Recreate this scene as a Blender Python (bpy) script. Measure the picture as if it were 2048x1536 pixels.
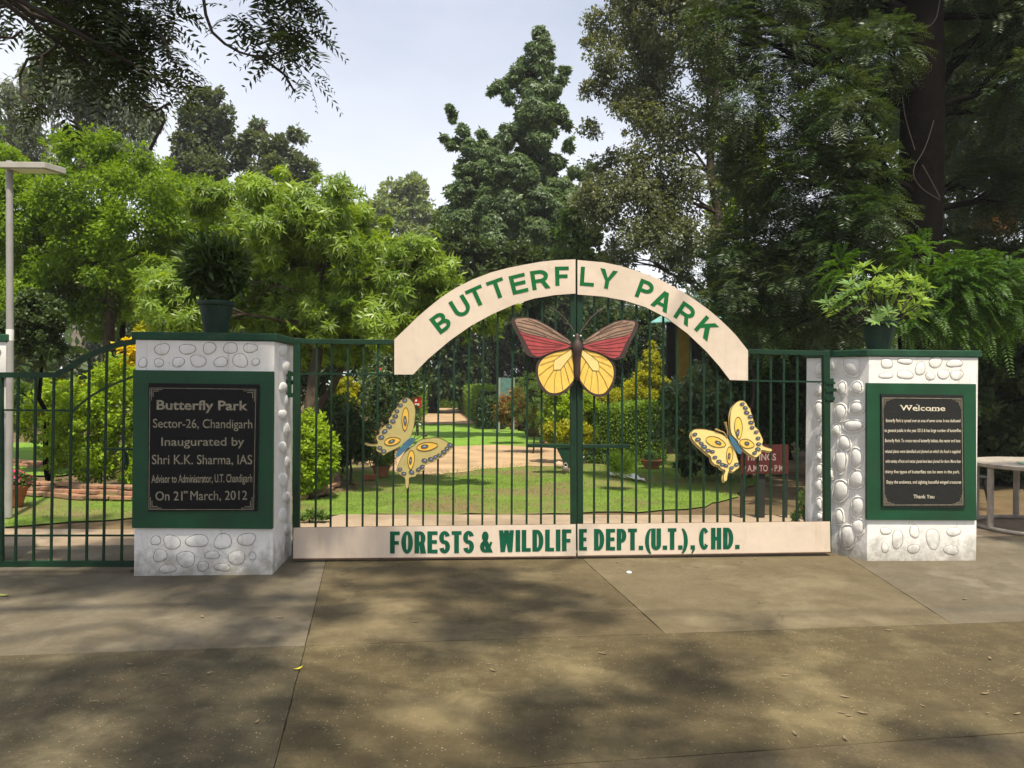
import bpy, math, random
import numpy as np
from mathutils import Vector, Matrix

for o in list(bpy.data.objects):
    bpy.data.objects.remove(o)
sc = bpy.context.scene
COL = sc.collection
R = math.radians
rnd = random.Random(7)
rng = np.random.default_rng(7)

# ------------------------------------------------------------------ camera, sky, sun, exposure
FPX, CX, CY = 1600.0, 1024.0, 768.0
CAM = Vector((0.0, 0.0, 1.5))
PITCH, ROLL = R(-0.13), R(0.5)
FWD = Vector((0, math.cos(PITCH), math.sin(PITCH)))
UP0 = Vector((0, -math.sin(PITCH), math.cos(PITCH)))
RIGHT0 = Vector((1, 0, 0))
RIGHT = RIGHT0 * math.cos(ROLL) + UP0 * math.sin(ROLL)
UPV = UP0 * math.cos(ROLL) - RIGHT0 * math.sin(ROLL)
cd = bpy.data.cameras.new("camera")
cam = bpy.data.objects.new("camera", cd)
COL.objects.link(cam)
cd.sensor_width = 36.0
cd.lens = FPX / 2048.0 * 36.0
cd.clip_start, cd.clip_end = 0.05, 1000.0
mw = Matrix.Identity(4)
for i in range(3):
    mw[i][0], mw[i][1], mw[i][2], mw[i][3] = RIGHT[i], UPV[i], -FWD[i], CAM[i]
cam.matrix_world = mw
sc.camera = cam

SUN_EL, SUN_AZ = R(64), R(163)          # azimuth clockwise from +Y
world = bpy.data.worlds.new("World")
sc.world = world
world.use_nodes = True
wn, wl = world.node_tree.nodes, world.node_tree.links
wn.clear()
out = wn.new("ShaderNodeOutputWorld")
bg = wn.new("ShaderNodeBackground")
sky = wn.new("ShaderNodeTexSky")
sky.sky_type = 'NISHITA'
sky.sun_disc = False
sky.sun_elevation, sky.sun_rotation = SUN_EL, SUN_AZ
sky.air_density, sky.dust_density, sky.ozone_density = 1.0, 3.0, 1.0
tc = wn.new("ShaderNodeTexCoord")
cn = wn.new("ShaderNodeTexNoise")
cn.inputs['Scale'].default_value = 1.6
cn.inputs['Detail'].default_value = 5
cn.inputs['Roughness'].default_value = 0.55
mp = wn.new("ShaderNodeMapping")
mp.inputs['Scale'].default_value = (1, 1, 2.2)
mp.inputs['Location'].default_value = (0.35, 0.2, 0.1)
cr = wn.new("ShaderNodeMapRange")
cr.inputs['From Min'].default_value, cr.inputs['From Max'].default_value = 0.30, 0.66
cr.inputs['To Min'].default_value, cr.inputs['To Max'].default_value = 0.42, 0.97
mx = wn.new("ShaderNodeMix"); mx.data_type = 'RGBA'
mx.inputs['B'].default_value = (5.3, 5.6, 6.4, 1)
wl.new(tc.outputs['Generated'], mp.inputs['Vector'])
wl.new(mp.outputs['Vector'], cn.inputs['Vector'])
wl.new(cn.outputs['Fac'], cr.inputs['Value'])
wl.new(cr.outputs['Result'], mx.inputs['Factor'])
wl.new(sky.outputs['Color'], mx.inputs['A'])
sx = wn.new("ShaderNodeSeparateXYZ"); wl.new(tc.outputs['Generated'], sx.inputs['Vector'])
hz = wn.new("ShaderNodeMapRange")
for k_, v_ in (('From Min', 0.0), ('From Max', 0.42), ('To Min', 0.85), ('To Max', 0.0)): hz.inputs[k_].default_value = v_
wl.new(sx.outputs['Z'], hz.inputs['Value'])
mh = wn.new("ShaderNodeMix"); mh.data_type = 'RGBA'; mh.inputs['B'].default_value = (8.6, 8.7, 8.9, 1)
wl.new(hz.outputs['Result'], mh.inputs['Factor']); wl.new(mx.outputs['Result'], mh.inputs['A'])
wl.new(mh.outputs['Result'], bg.inputs['Color'])
bg.inputs['Strength'].default_value = 0.105
wl.new(bg.outputs['Background'], out.inputs['Surface'])

sl = bpy.data.lights.new("sun", 'SUN')
sl.energy, sl.angle, sl.color = 4.3, R(1.2), (1.0, 0.91, 0.75)
sun = bpy.data.objects.new("sun", sl)
COL.objects.link(sun)
SUNV = Vector((math.cos(SUN_EL) * math.sin(SUN_AZ), math.cos(SUN_EL) * math.cos(SUN_AZ), math.sin(SUN_EL)))
sun.rotation_euler = SUNV.to_track_quat('Z', 'Y').to_euler()
sun.location = SUNV * 60

sc.view_settings.view_transform = 'Standard'
sc.view_settings.look = 'None'
sc.view_settings.exposure = 0.62
sc.view_settings.gamma = 1.0
sc.cycles.max_bounces = 6
sc.cycles.diffuse_bounces = 3
sc.cycles.glossy_bounces = 2
sc.cycles.transmission_bounces = 4
sc.cycles.transparent_max_bounces = 4
sc.cycles.caustics_reflective = False
sc.cycles.caustics_refractive = False
sc.cycles.sample_clamp_indirect = 6.0
sc.cycles.use_denoising = True
sc.cycles.use_adaptive_sampling = True
sc.cycles.adaptive_threshold = 0.012

# ------------------------------------------------------------------ helpers
def ray(px, py):
    return (FWD + RIGHT * ((px - CX) / FPX) - UPV * ((py - CY) / FPX))
def G(px, py, z=0.0):                    # pixel -> point on a level plane
    d = ray(px, py)
    return CAM + d * ((z - CAM.z) / d.z)
def D(px, py, y):                        # pixel -> point at distance y from the camera
    d = ray(px, py)
    return CAM + d * (y / d.y)
def lerp(a, b, t):
    return a + (b - a) * t

class Plane:                             # an upright plane through two ground points
    def __init__(s, A, B):
        s.A = Vector((A.x, A.y, 0)); s.B = Vector((B.x, B.y, 0))
        s.u = (s.B - s.A).normalized()
        s.n = Vector((s.u.y, -s.u.x, 0))
    def P(s, px, py, d=0.0):
        r = ray(px, py); o = s.A + s.n * d
        return CAM + r * ((o - CAM).dot(s.n) / r.dot(s.n))
    def up(s, px, z, d=0.0):             # point on the plane above column px at height z
        r = ray(px, 770.0); o = s.A + s.n * d
        p = CAM + r * ((o - CAM).dot(s.n) / r.dot(s.n))
        return Vector((p.x, p.y, z))

def tag(o, label=None, cat=None, group=None, kind=None):
    if label: o["label"] = label
    if cat: o["category"] = cat
    if group: o["group"] = group
    if kind: o["kind"] = kind
    return o
def thing(name, loc, label, cat, group=None):
    o = bpy.data.objects.new(name, None)
    o.empty_display_size = 0.2
    COL.objects.link(o)
    o.location = loc
    return tag(o, label, cat, group)
def wloc(o):
    v = Vector((0, 0, 0))
    while o is not None:
        v = v + Vector(o.location); o = o.parent
    return v
def copy_tree(o, parent=None):
    c = o.copy(); COL.objects.link(c)
    if parent is not None: c.parent = parent
    for ch in list(o.children): copy_tree(ch, c)
    return c

class MB:                                # collects world-space geometry for one mesh
    def __init__(s): s.v, s.f, s.m, s.s = [], [], [], []
    def add(s, V, F, mat=0, smooth=False):
        k = len(s.v); s.v += [Vector(p) for p in V]
        for f in F:
            s.f.append([i + k for i in f]); s.m.append(mat); s.s.append(smooth)
        return s
    def box(s, lo, hi, mat=0):
        x0, y0, z0 = lo; x1, y1, z1 = hi
        V = [(x0,y0,z0),(x1,y0,z0),(x1,y1,z0),(x0,y1,z0),(x0,y0,z1),(x1,y0,z1),(x1,y1,z1),(x0,y1,z1)]
        return s.add(V, [(0,3,2,1),(4,5,6,7),(0,1,5,4),(1,2,6,5),(2,3,7,6),(3,0,4,7)], mat)
    def obox(s, c, ax, ay, az, mat=0):   # centre and three half-axis vectors
        c = Vector(c); V = []
        for k in (-1, 1):
            for (i, j) in ((-1,-1),(1,-1),(1,1),(-1,1)):
                V.append(c + ax * i + ay * j + az * k)
        return s.add(V, [(0,3,2,1),(4,5,6,7),(0,1,5,4),(1,2,6,5),(2,3,7,6),(3,0,4,7)], mat)
    def bar(s, p0, p1, w, t, n, mat=0):  # square bar from p0 to p1; t thick along n
        p0 = Vector(p0); p1 = Vector(p1); a = (p1 - p0)
        side = a.normalized().cross(n).normalized()
        nn = side.cross(a.normalized()).normalized()
        return s.obox((p0 + p1) / 2, side * (w/2), nn * (t/2), a / 2, mat)
    def prism(s, foot, z0, z1, mat=0):
        n = len(foot)
        V = [(p[0], p[1], z0) for p in foot] + [(p[0], p[1], z1) for p in foot]
        F = [tuple(range(n - 1, -1, -1)), tuple(range(n, 2 * n))]
        F += [(i, (i + 1) % n, n + (i + 1) % n, n + i) for i in range(n)]
        return s.add(V, F, mat)
    def sheet(s, pts, back, mat=0, edge=None):   # flat outline given thickness by the vector back
        n = len(pts); P = [Vector(p) for p in pts]; B = [p + back for p in P]
        s.add(P, [tuple(range(n))], mat)
        s.add(B, [tuple(range(n - 1, -1, -1))], mat if edge is None else edge)
        s.add(P + B, [(i, n + i, n + (i + 1) % n, (i + 1) % n) for i in range(n)], mat if edge is None else edge)
        return s
    def tube(s, pts, rad, n=8, mat=0, cap=True, smooth=True):
        P = [Vector(p) for p in pts]; m = len(P)
        if not hasattr(rad, '__len__'): rad = [rad] * m
        V = []; prev = None
        for i in range(m):
            t = (P[min(i + 1, m - 1)] - P[max(i - 1, 0)])
            t = t.normalized() if t.length > 1e-9 else Vector((0, 0, 1))
            if prev is None:
                ref = Vector((0, 0, 1)) if abs(t.z) < 0.9 else Vector((1, 0, 0))
                a = t.cross(ref).normalized()
            else:
                a = (prev - t * prev.dot(t))
                a = a.normalized() if a.length > 1e-6 else t.orthogonal().normalized()
            prev = a; b = t.cross(a)
            for k in range(n):
                th = 2 * math.pi * k / n
                V.append(P[i] + (a * math.cos(th) + b * math.sin(th)) * rad[i])
        F = [(i*n + k, i*n + (k+1) % n, (i+1)*n + (k+1) % n, (i+1)*n + k) for i in range(m - 1) for k in range(n)]
        s.add(V, F, mat, smooth)
        if cap:
            s.add(V[:n], [tuple(range(n - 1, -1, -1))], mat); s.add(V[-n:], [tuple(range(n))], mat)
        return s
    def lathe(s, c, prof, n=24, mat=0, smooth=True):
        V, F = [], []; m = len(prof)
        for (r, z) in prof:
            for k in range(n):
                th = 2 * math.pi * k / n
                V.append((c[0] + r * math.cos(th), c[1] + r * math.sin(th), c[2] + z))
        for i in range(m - 1):
            for k in range(n):
                F.append((i*n + k, i*n + (k+1) % n, (i+1)*n + (k+1) % n, (i+1)*n + k))
        return s.add(V, F, mat, smooth)
    def build(s, name, mats, parent=None, bevel=0.0):
        o0 = wloc(parent) if parent is not None else Vector((0, 0, 0))
        if not isinstance(mats, (list, tuple)): mats = [mats]
        me = bpy.data.meshes.new(name)
        off = o0
        if parent is None:
            xs = [p.x for p in s.v]; ys = [p.y for p in s.v]; zs = [p.z for p in s.v]
            off = Vector(((min(xs)+max(xs))/2, (min(ys)+max(ys))/2, min(zs)))
        me.from_pydata([tuple(p - off) for p in s.v], [], s.f)
        for m in mats: me.materials.append(m)
        me.polygons.foreach_set('material_index', s.m)
        me.polygons.foreach_set('use_smooth', s.s)
        me.update()
        o = bpy.data.objects.new(name, me)
        COL.objects.link(o)
        if parent is not None: o.parent = parent
        else: o.location = off
        if bevel:
            b = o.modifiers.new('Bevel', 'BEVEL'); b.width = bevel; b.segments = 2; b.limit_method = 'ANGLE'
        return o

def npmesh(name, V, Q, mats, parent=None, midx=None, smooth=False):   # large quad meshes
    me = bpy.data.meshes.new(name)
    V = np.asarray(V, dtype=np.float32); Q = np.asarray(Q, dtype=np.int32)
    off = wloc(parent) if parent is not None else Vector((float(V[:,0].mean()), float(V[:,1].mean()), float(V[:,2].min())))
    V = V - np.array(off, dtype=np.float32)
    me.vertices.add(len(V)); me.vertices.foreach_set('co', V.ravel())
    me.loops.add(Q.size); me.loops.foreach_set('vertex_index', Q.ravel())
    me.polygons.add(len(Q))
    me.polygons.foreach_set('loop_start', np.arange(0, Q.size, 4, dtype=np.int32))
    try: me.polygons.foreach_set('loop_total', np.full(len(Q), 4, dtype=np.int32))
    except Exception: pass
    if not isinstance(mats, (list, tuple)): mats = [mats]
    for m in mats: me.materials.append(m)
    if midx is not None: me.polygons.foreach_set('material_index', np.asarray(midx, dtype=np.int32))
    if smooth: me.polygons.foreach_set('use_smooth', np.ones(len(Q), dtype=bool))
    me.update(calc_edges=True); me.validate()
    o = bpy.data.objects.new(name, me)
    COL.objects.link(o)
    if parent is not None: o.parent = parent
    else: o.location = off
    return o

# ------------------------------------------------------------------ materials
def nodes(name):
    m = bpy.data.materials.new(name); m.use_nodes = True
    return m, m.node_tree.nodes, m.node_tree.links, m.node_tree.nodes['Principled BSDF']
def noise(n, l, scale, detail=4, vec=None, rough=0.6):
    t = n.new('ShaderNodeTexNoise'); t.inputs['Scale'].default_value = scale
    t.inputs['Detail'].default_value = detail; t.inputs['Roughness'].default_value = rough
    if vec is not None: l.new(vec, t.inputs['Vector'])
    return t.outputs['Fac']
def rng_map(n, l, x, a, b, c=0.0, d=1.0):
    t = n.new('ShaderNodeMapRange'); l.new(x, t.inputs['Value'])
    for k, v in (('From Min', a), ('From Max', b), ('To Min', c), ('To Max', d)): t.inputs[k].default_value = v
    return t.outputs['Result']
def mixc(n, l, fac, A, B):
    t = n.new('ShaderNodeMix'); t.data_type = 'RGBA'
    if hasattr(fac, 'is_linked'): l.new(fac, t.inputs['Factor'])
    else: t.inputs['Factor'].default_value = fac
    for key, c in (('A', A), ('B', B)):
        if hasattr(c, 'is_linked'): l.new(c, t.inputs[key])
        else: t.inputs[key].default_value = (c[0], c[1], c[2], 1)
    return t.outputs['Result']
def bump(n, l, b, h, strength=0.3, dist=0.01):
    t = n.new('ShaderNodeBump'); t.inputs['Strength'].default_value = strength; t.inputs['Distance'].default_value = dist
    l.new(h, t.inputs['Height']); l.new(t.outputs['Normal'], b.inputs['Normal'])
def M(name, col, rough=0.6, var=0.18, scale=6.0, bmp=0.0, bscale=60.0, spec=0.4, col2=None, s2=3.0, amt=(0.5, 0.7), metal=0.0):
    m, n, l, b = nodes(name)
    pos = n.new('ShaderNodeNewGeometry').outputs['Position']
    c1 = tuple(x * (1 - var) for x in col); c2 = tuple(min(1, x * (1 + var)) for x in col)
    f = noise(n, l, scale, 6, pos)
    c = mixc(n, l, rng_map(n, l, f, 0.3, 0.7), c1, c2)
    if col2 is not None:
        g = noise(n, l, s2, 7, pos, 0.65)
        c = mixc(n, l, rng_map(n, l, g, amt[0], amt[1]), c, col2)
    l.new(c, b.inputs['Base Color'])
    b.inputs['Roughness'].default_value = rough
    b.inputs['Specular IOR Level'].default_value = spec
    b.inputs['Metallic'].default_value = metal
    if bmp: bump(n, l, b, noise(n, l, bscale, 6, pos), bmp)
    return m
def leafmat(name, a, bcol, trans=0.35, rough=0.5, spec=0.3, patch=None, pscale=1.2, tcol=None):
    m, n, l, b = nodes(name)
    geo = n.new('ShaderNodeNewGeometry')
    c = mixc(n, l, geo.outputs['Random Per Island'], a, bcol)
    f = noise(n, l, pscale, 3, geo.outputs['Position'])
    c = mixc(n, l, rng_map(n, l, f, 0.42, 0.68, 0.0, 0.75), c, patch if patch else tuple(x * 1.35 for x in bcol))
    l.new(c, b.inputs['Base Color'])
    b.inputs['Roughness'].default_value = rough
    b.inputs['Specular IOR Level'].default_value = spec
    t = n.new('ShaderNodeBsdfTranslucent')
    tm = n.new('ShaderNodeMix'); tm.data_type = 'RGBA'; tm.blend_type = 'MULTIPLY'; tm.inputs['Factor'].default_value = 1.0
    l.new(c, tm.inputs['A']); tm.inputs['B'].default_value = (*(tcol or (1.9, 1.7, 0.6)), 1)
    l.new(tm.outputs['Result'], t.inputs['Color'])
    ms = n.new('ShaderNodeMixShader'); ms.inputs['Fac'].default_value = trans
    l.new(b.outputs['BSDF'], ms.inputs[1]); l.new(t.outputs['BSDF'], ms.inputs[2])
    l.new(ms.outputs['Shader'], n['Material Output'].inputs['Surface'])
    return m

def concrete(name, base, dark, light, speck=0.0, moss=0.25):
    m, n, l, b = nodes(name)
    pos = n.new('ShaderNodeNewGeometry').outputs['Position']
    big = noise(n, l, 0.9, 8, pos, 0.65)
    mid = noise(n, l, 5.0, 8, pos, 0.7)
    fine = noise(n, l, 70.0, 4, pos, 0.7)
    c = mixc(n, l, rng_map(n, l, big, 0.33, 0.68), dark, base)
    c = mixc(n, l, rng_map(n, l, mid, 0.42, 0.75, 0, 0.6), c, light)
    mz = noise(n, l, 1.7, 8, pos, 0.7)
    c = mixc(n, l, rng_map(n, l, mz, 0.52, 0.72, 0, moss), c, (0.050, 0.050, 0.018))
    c = mixc(n, l, rng_map(n, l, fine, 0.35, 0.65, 0, 0.65), c, dark)
    nz = n.new('ShaderNodeTexNoise'); nz.inputs['Scale'].default_value = 3.0; nz.inputs['Detail'].default_value = 6; l.new(pos, nz.inputs['Vector'])
    wv = n.new('ShaderNodeVectorMath'); wv.operation = 'MULTIPLY_ADD'; l.new(nz.outputs['Color'], wv.inputs[0]); wv.inputs[1].default_value = (.5, .5, .5); l.new(pos, wv.inputs[2])
    vc = n.new('ShaderNodeTexVoronoi'); vc.feature = 'DISTANCE_TO_EDGE'; vc.inputs['Scale'].default_value = 0.42; l.new(wv.outputs[0], vc.inputs['Vector'])
    ck = rng_map(n, l, vc.outputs['Distance'], 0.0, 0.0032, 0.55, 0.0)
    c = mixc(n, l, ck, c, (0.05, 0.042, 0.025))
    f2 = noise(n, l, 19.0, 6, pos, 0.75)
    c = mixc(n, l, rng_map(n, l, f2, 0.38, 0.62, 0.5, 0.0), c, dark)
    lw = noise(n, l, 1.25, 10, wv.outputs[0], 0.62)
    c = mixc(n, l, rng_map(n, l, lw, 0.50, 0.66, 0, 0.6), c, light)
    ol = noise(n, l, 0.55, 9, pos, 0.72)
    c = mixc(n, l, rng_map(n, l, ol, 0.46, 0.66, 0, 0.55), c, (0.072, 0.054, 0.026))
    st = noise(n, l, 2.6, 3, pos, 0.5)
    c = mixc(n, l, rng_map(n, l, st, 0.60, 0.66, 0, 0.35), c, dark)
    h = fine
    if speck:
        v = n.new('ShaderNodeTexVoronoi'); v.inputs['Scale'].default_value = 55; l.new(pos, v.inputs['Vector'])
        v.inputs['Randomness'].default_value = 1.0
        nd = n.new('ShaderNodeMath'); nd.operation = 'MULTIPLY_ADD'; l.new(noise(n, l, 90.0, 2, pos), nd.inputs[0]); nd.inputs[1].default_value = 0.45; l.new(v.outputs['Distance'], nd.inputs[2])
        sp = rng_map(n, l, nd.outputs[0], 0.34, 0.46, 1, 0)
        rc = n.new('ShaderNodeSeparateColor'); l.new(v.outputs['Color'], rc.inputs['Color'])
        wn_ = noise(n, l, 1.1, 6, pos, 0.6)
        th = n.new('ShaderNodeMath'); th.operation = 'MULTIPLY_ADD'; l.new(wn_, th.inputs[0]); th.inputs[1].default_value = 0.9; l.new(rc.outputs['Red'], th.inputs[2])
        gate = rng_map(n, l, th.outputs[0], 1.16, 1.34, 0, 1)
        mul = n.new('ShaderNodeMath'); mul.operation = 'MULTIPLY'; l.new(sp, mul.inputs[0]); l.new(gate, mul.inputs[1])
        m2 = n.new('ShaderNodeMath'); m2.operation = 'MULTIPLY'; l.new(mul.outputs[0], m2.inputs[0]); m2.inputs[1].default_value = speck
        c = mixc(n, l, m2.outputs[0], c, (0.36, 0.29, 0.17))
        ad = n.new('ShaderNodeMath'); ad.operation = 'ADD'; l.new(fine, ad.inputs[0]); l.new(mul.outputs[0], ad.inputs[1])
        h = ad.outputs[0]
    l.new(c, b.inputs['Base Color'])
    b.inputs['Roughness'].default_value = 0.85
    b.inputs['Specular IOR Level'].default_value = 0.25
    bump(n, l, b, h, 0.5, 0.004)
    return m

def whitewash(name):
    m, n, l, b = nodes(name)
    geo = n.new('ShaderNodeNewGeometry'); pos = geo.outputs['Position']
    sep = n.new('ShaderNodeSeparateXYZ'); l.new(pos, sep.inputs['Vector'])
    f = noise(n, l, 5.0, 8, pos, 0.65)
    c = mixc(n, l, rng_map(n, l, f, 0.3, 0.75), (0.72, 0.70, 0.66), (0.86, 0.85, 0.82))
    mpn = n.new('ShaderNodeMapping'); mpn.inputs['Scale'].default_value = (9, 9, 1.1); l.new(pos, mpn.inputs['Vector'])
    s = noise(n, l, 1.6, 8, mpn.outputs['Vector'], 0.7)
    c = mixc(n, l, rng_map(n, l, s, 0.56, 0.74, 0, 0.6), c, (0.30, 0.28, 0.22))
    g = noise(n, l, 11.0, 8, pos, 0.7)
    zz = rng_map(n, l, sep.outputs['Z'], 0.0, 0.30, 0.38, -0.06)
    ad = n.new('ShaderNodeMath'); ad.operation = 'ADD'; l.new(g, ad.inputs[0]); l.new(zz, ad.inputs[1])
    c = mixc(n, l, rng_map(n, l, ad.outputs[0], 0.52, 0.90, 0, 0.75), c, (0.22, 0.20, 0.15))
    ch = noise(n, l, 24.0, 3, pos, 0.5)
    c = mixc(n, l, rng_map(n, l, ch, 0.69, 0.72, 0, 0.55), c, (0.36, 0.34, 0.30))
    l.new(c, b.inputs['Base Color']); b.inputs['Roughness'].default_value = 0.8
    b.inputs['Specular IOR Level'].default_value = 0.25
    bump(n, l, b, noise(n, l, 45.0, 6, pos), 0.35, 0.006)
    return m

mWhite = whitewash('whitewash')
mGroove = M('stone_outline', (0.24, 0.22, 0.185), 0.9, 0.4, 20)  # darker grey line round the stones on the pillar fronts
mGreen = M('green_enamel', (0.0038, 0.030, 0.012), 0.5, 0.25, 9, 0.08, 40, 0.3, (0.008, 0.026, 0.013), 2.2, (0.5, 0.72))
mGreenBoard = M('green_board_paint', (0.006, 0.058, 0.022), 0.5, 0.22, 4, 0.12, 50, 0.35, (0.014, 0.042, 0.020), 1.6, (0.52, 0.75))
mGreenCap = M('green_cap_paint', (0.010, 0.055, 0.026), 0.65, 0.25, 7, 0.25, 60, 0.3, (0.10, 0.09, 0.06), 4.5, (0.58, 0.78))
def sheet_mat(name):
    m, n, l, b = nodes(name)
    pos = n.new('ShaderNodeNewGeometry').outputs['Position']
    f = noise(n, l, 1.6, 5, pos)
    c = mixc(n, l, rng_map(n, l, f, 0.3, 0.7), (0.59, 0.49, 0.39), (0.67, 0.565, 0.455))
    mpn = n.new('ShaderNodeMapping'); mpn.inputs['Scale'].default_value = (14, 14, 1.3); l.new(pos, mpn.inputs['Vector'])
    s = noise(n, l, 1.3, 8, mpn.outputs['Vector'], 0.7)
    c = mixc(n, l, rng_map(n, l, s, 0.55, 0.80, 0, 0.42), c, (0.40, 0.29, 0.18))
    g = noise(n, l, 9.0, 8, pos, 0.72)
    c = mixc(n, l, rng_map(n, l, g, 0.60, 0.80, 0, 0.5), c, (0.48, 0.37, 0.26))
    r_ = noise(n, l, 30.0, 3, pos, 0.6)
    c = mixc(n, l, rng_map(n, l, r_, 0.725, 0.75, 0, 0.7), c, (0.22, 0.11, 0.05))
    l.new(c, b.inputs['Base Color']); b.inputs['Roughness'].default_value = 0.55; b.inputs['Specular IOR Level'].default_value = 0.3
    bump(n, l, b, noise(n, l, 2.6, 3, pos), 0.25, 0.05)
    return m
mSheet = sheet_mat('cream_sheet')
mSheetEdge = M('rusty_sheet_edge', (0.10, 0.05, 0.03), 0.8, 0.4, 20)
mLetter = M('letter_green', (0.003, 0.12, 0.028), 0.6, 0.15, 10, spec=.2)
mLetterDark = M('letter_dark_green', (0.003, 0.085, 0.042), 0.6, 0.2, 10, spec=.2)
mPlaque = M('black_granite', (0.005, 0.005, 0.0055), 0.4, 0.5, 90, 0, 60, 0.16)
mPlaqueR = M('charcoal_granite', (0.018, 0.019, 0.018), 0.5, 0.4, 90, 0, 60, 0.2)
mGold = M('engraved_gold', (0.27, 0.24, 0.17), 0.7, 0.35, 30)
mGoldBright = M('engraved_cream', (0.66, 0.60, 0.46), 0.7, 0.25, 30)
mFrameBrown = M('brown_plaque_edge', (0.10, 0.055, 0.04), 0.6, 0.3, 20)
mTerra = M('terracotta', (0.36, 0.13, 0.06), 0.8, 0.25, 9, 0.2, 60, 0.25, (0.20, 0.10, 0.06), 5, (0.5, 0.75))
mBrick = M('old_brick', (0.33, 0.175, 0.105), 0.9, 0.45, 5, 0.5, 40, 0.2, (0.20, 0.165, 0.11), 8, (0.45, 0.65))
mBark = M('grey_brown_bark', (0.065, 0.048, 0.034), 0.95, 0.45, 14, 0.8, 25, 0.15, (0.10, 0.085, 0.065), 6, (0.5, 0.7))
mBarkDark = M('dark_bark', (0.006, 0.005, 0.004), 0.95, 0.4, 9, 0.9, 16, 0.02)
mBarkPale = M('pale_bark', (0.24, 0.21, 0.17), 0.9, 0.4, 8, 0.5, 25, 0.15)
mTwig = M('dark_twig', (0.035, 0.028, 0.022), 0.9, 0.3, 9)
mSoil = M('bed_soil', (0.075, 0.05, 0.03), 0.95, 0.4, 14, 0.6, 40, 0.15)
mPotGreen = M('dark_green_pot', (0.008, 0.030, 0.018), 0.6, 0.3, 9, 0.15, 40, 0.3, (0.035, 0.04, 0.025), 12, (0.52, 0.75))
mGrey = M('grey_painted_steel', (0.29, 0.28, 0.26), 0.5, 0.12, 6, 0.05, 40, 0.4)
mLampGrey = M('lamp_housing', (0.36, 0.345, 0.30), 0.55, 0.1, 6)
mRed = M('red_board', (0.07, 0.009, 0.008), 0.6, 0.2, 9)
mRedBright = M('bright_red_sign', (0.55, 0.015, 0.02), 0.5, 0.1, 9)
mWhitePaint = M('white_paint', (0.75, 0.74, 0.70), 0.6, 0.08, 9)
mWood = M('weathered_table', (0.34, 0.30, 0.25), 0.75, 0.25, 12, 0.3, 40, 0.25)
mPlastic = M('dark_plastic', (0.022, 0.024, 0.022), 0.5, 0.2, 9)
mClothG = M('pale_green_cloth', (0.42, 0.62, 0.38), 0.9, 0.15, 14, 0.3, 60, 0.1)
mClothW = M('white_cloth', (0.78, 0.74, 0.72), 0.9, 0.1, 14, 0.3, 60, 0.1)
mTeal = M('teal_sheet_roof', (0.16, 0.36, 0.33), 0.55, 0.3, 5, 0.1, 30, 0.3)
mNet = M('blue_green_net', (0.10, 0.20, 0.18), 0.8, 0.3, 9)
mYellowPost = M('mustard_post', (0.34, 0.22, 0.03), 0.7, 0.2, 6)
mShelterDark = M('shelter_dark', (0.012, 0.011, 0.010), 0.9, 0.3, 5)
# butterfly paints
bYel = M('butterfly_yellow', (0.80, 0.62, 0.24), 0.55, 0.06, 5, col2=(0.60, 0.45, 0.17), s2=22.0, amt=(0.5, 0.78))
bYelShade = M('butterfly_shaded_yellow', (0.42, 0.35, 0.13), 0.6, 0.08, 6, col2=(0.33, 0.28, 0.12), s2=22.0, amt=(0.5, 0.78))  # wing yellow darkened to carry the left butterfly's shade, plus worn patches
bYelL = M('butterfly_light_yellow', (0.78, 0.60, 0.22), 0.55, 0.05, 5, col2=(0.62, 0.49, 0.20), s2=22.0, amt=(0.5, 0.78))
bGold = M('butterfly_gold', (0.80, 0.53, 0.10), 0.55, 0.08, 5, col2=(0.62, 0.39, 0.09), s2=22.0, amt=(0.5, 0.78))
bOr = M('butterfly_orange', (0.68, 0.42, 0.06), 0.55, 0.1, 5)
bBrn = M('butterfly_brown', (0.30, 0.19, 0.13), 0.6, 0.25, 9, col2=(0.16, 0.11, 0.09), s2=22.0, amt=(0.5, 0.78))
bRed = M('butterfly_red', (0.38, 0.06, 0.062), 0.55, 0.18, 14, col2=(0.30, 0.05, 0.05), s2=22.0, amt=(0.5, 0.78))
bBlk = M('butterfly_dark', (0.045, 0.028, 0.022), 0.6, 0.3, 9)
bEdge = M('butterfly_edge', (0.10, 0.065, 0.045), 0.8, 0.5, 30)
bLine = M('butterfly_line', (0.10, 0.05, 0.012), 0.7, 0.2, 9)
bBlue = M('butterfly_blue', (0.045, 0.13, 0.20), 0.6, 0.15, 9)
bSpot = M('butterfly_spot', (0.07, 0.10, 0.14), 0.6, 0.3, 30)
bSpotL = M('butterfly_spot_light', (0.30, 0.35, 0.38), 0.6, 0.2, 30)
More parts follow.
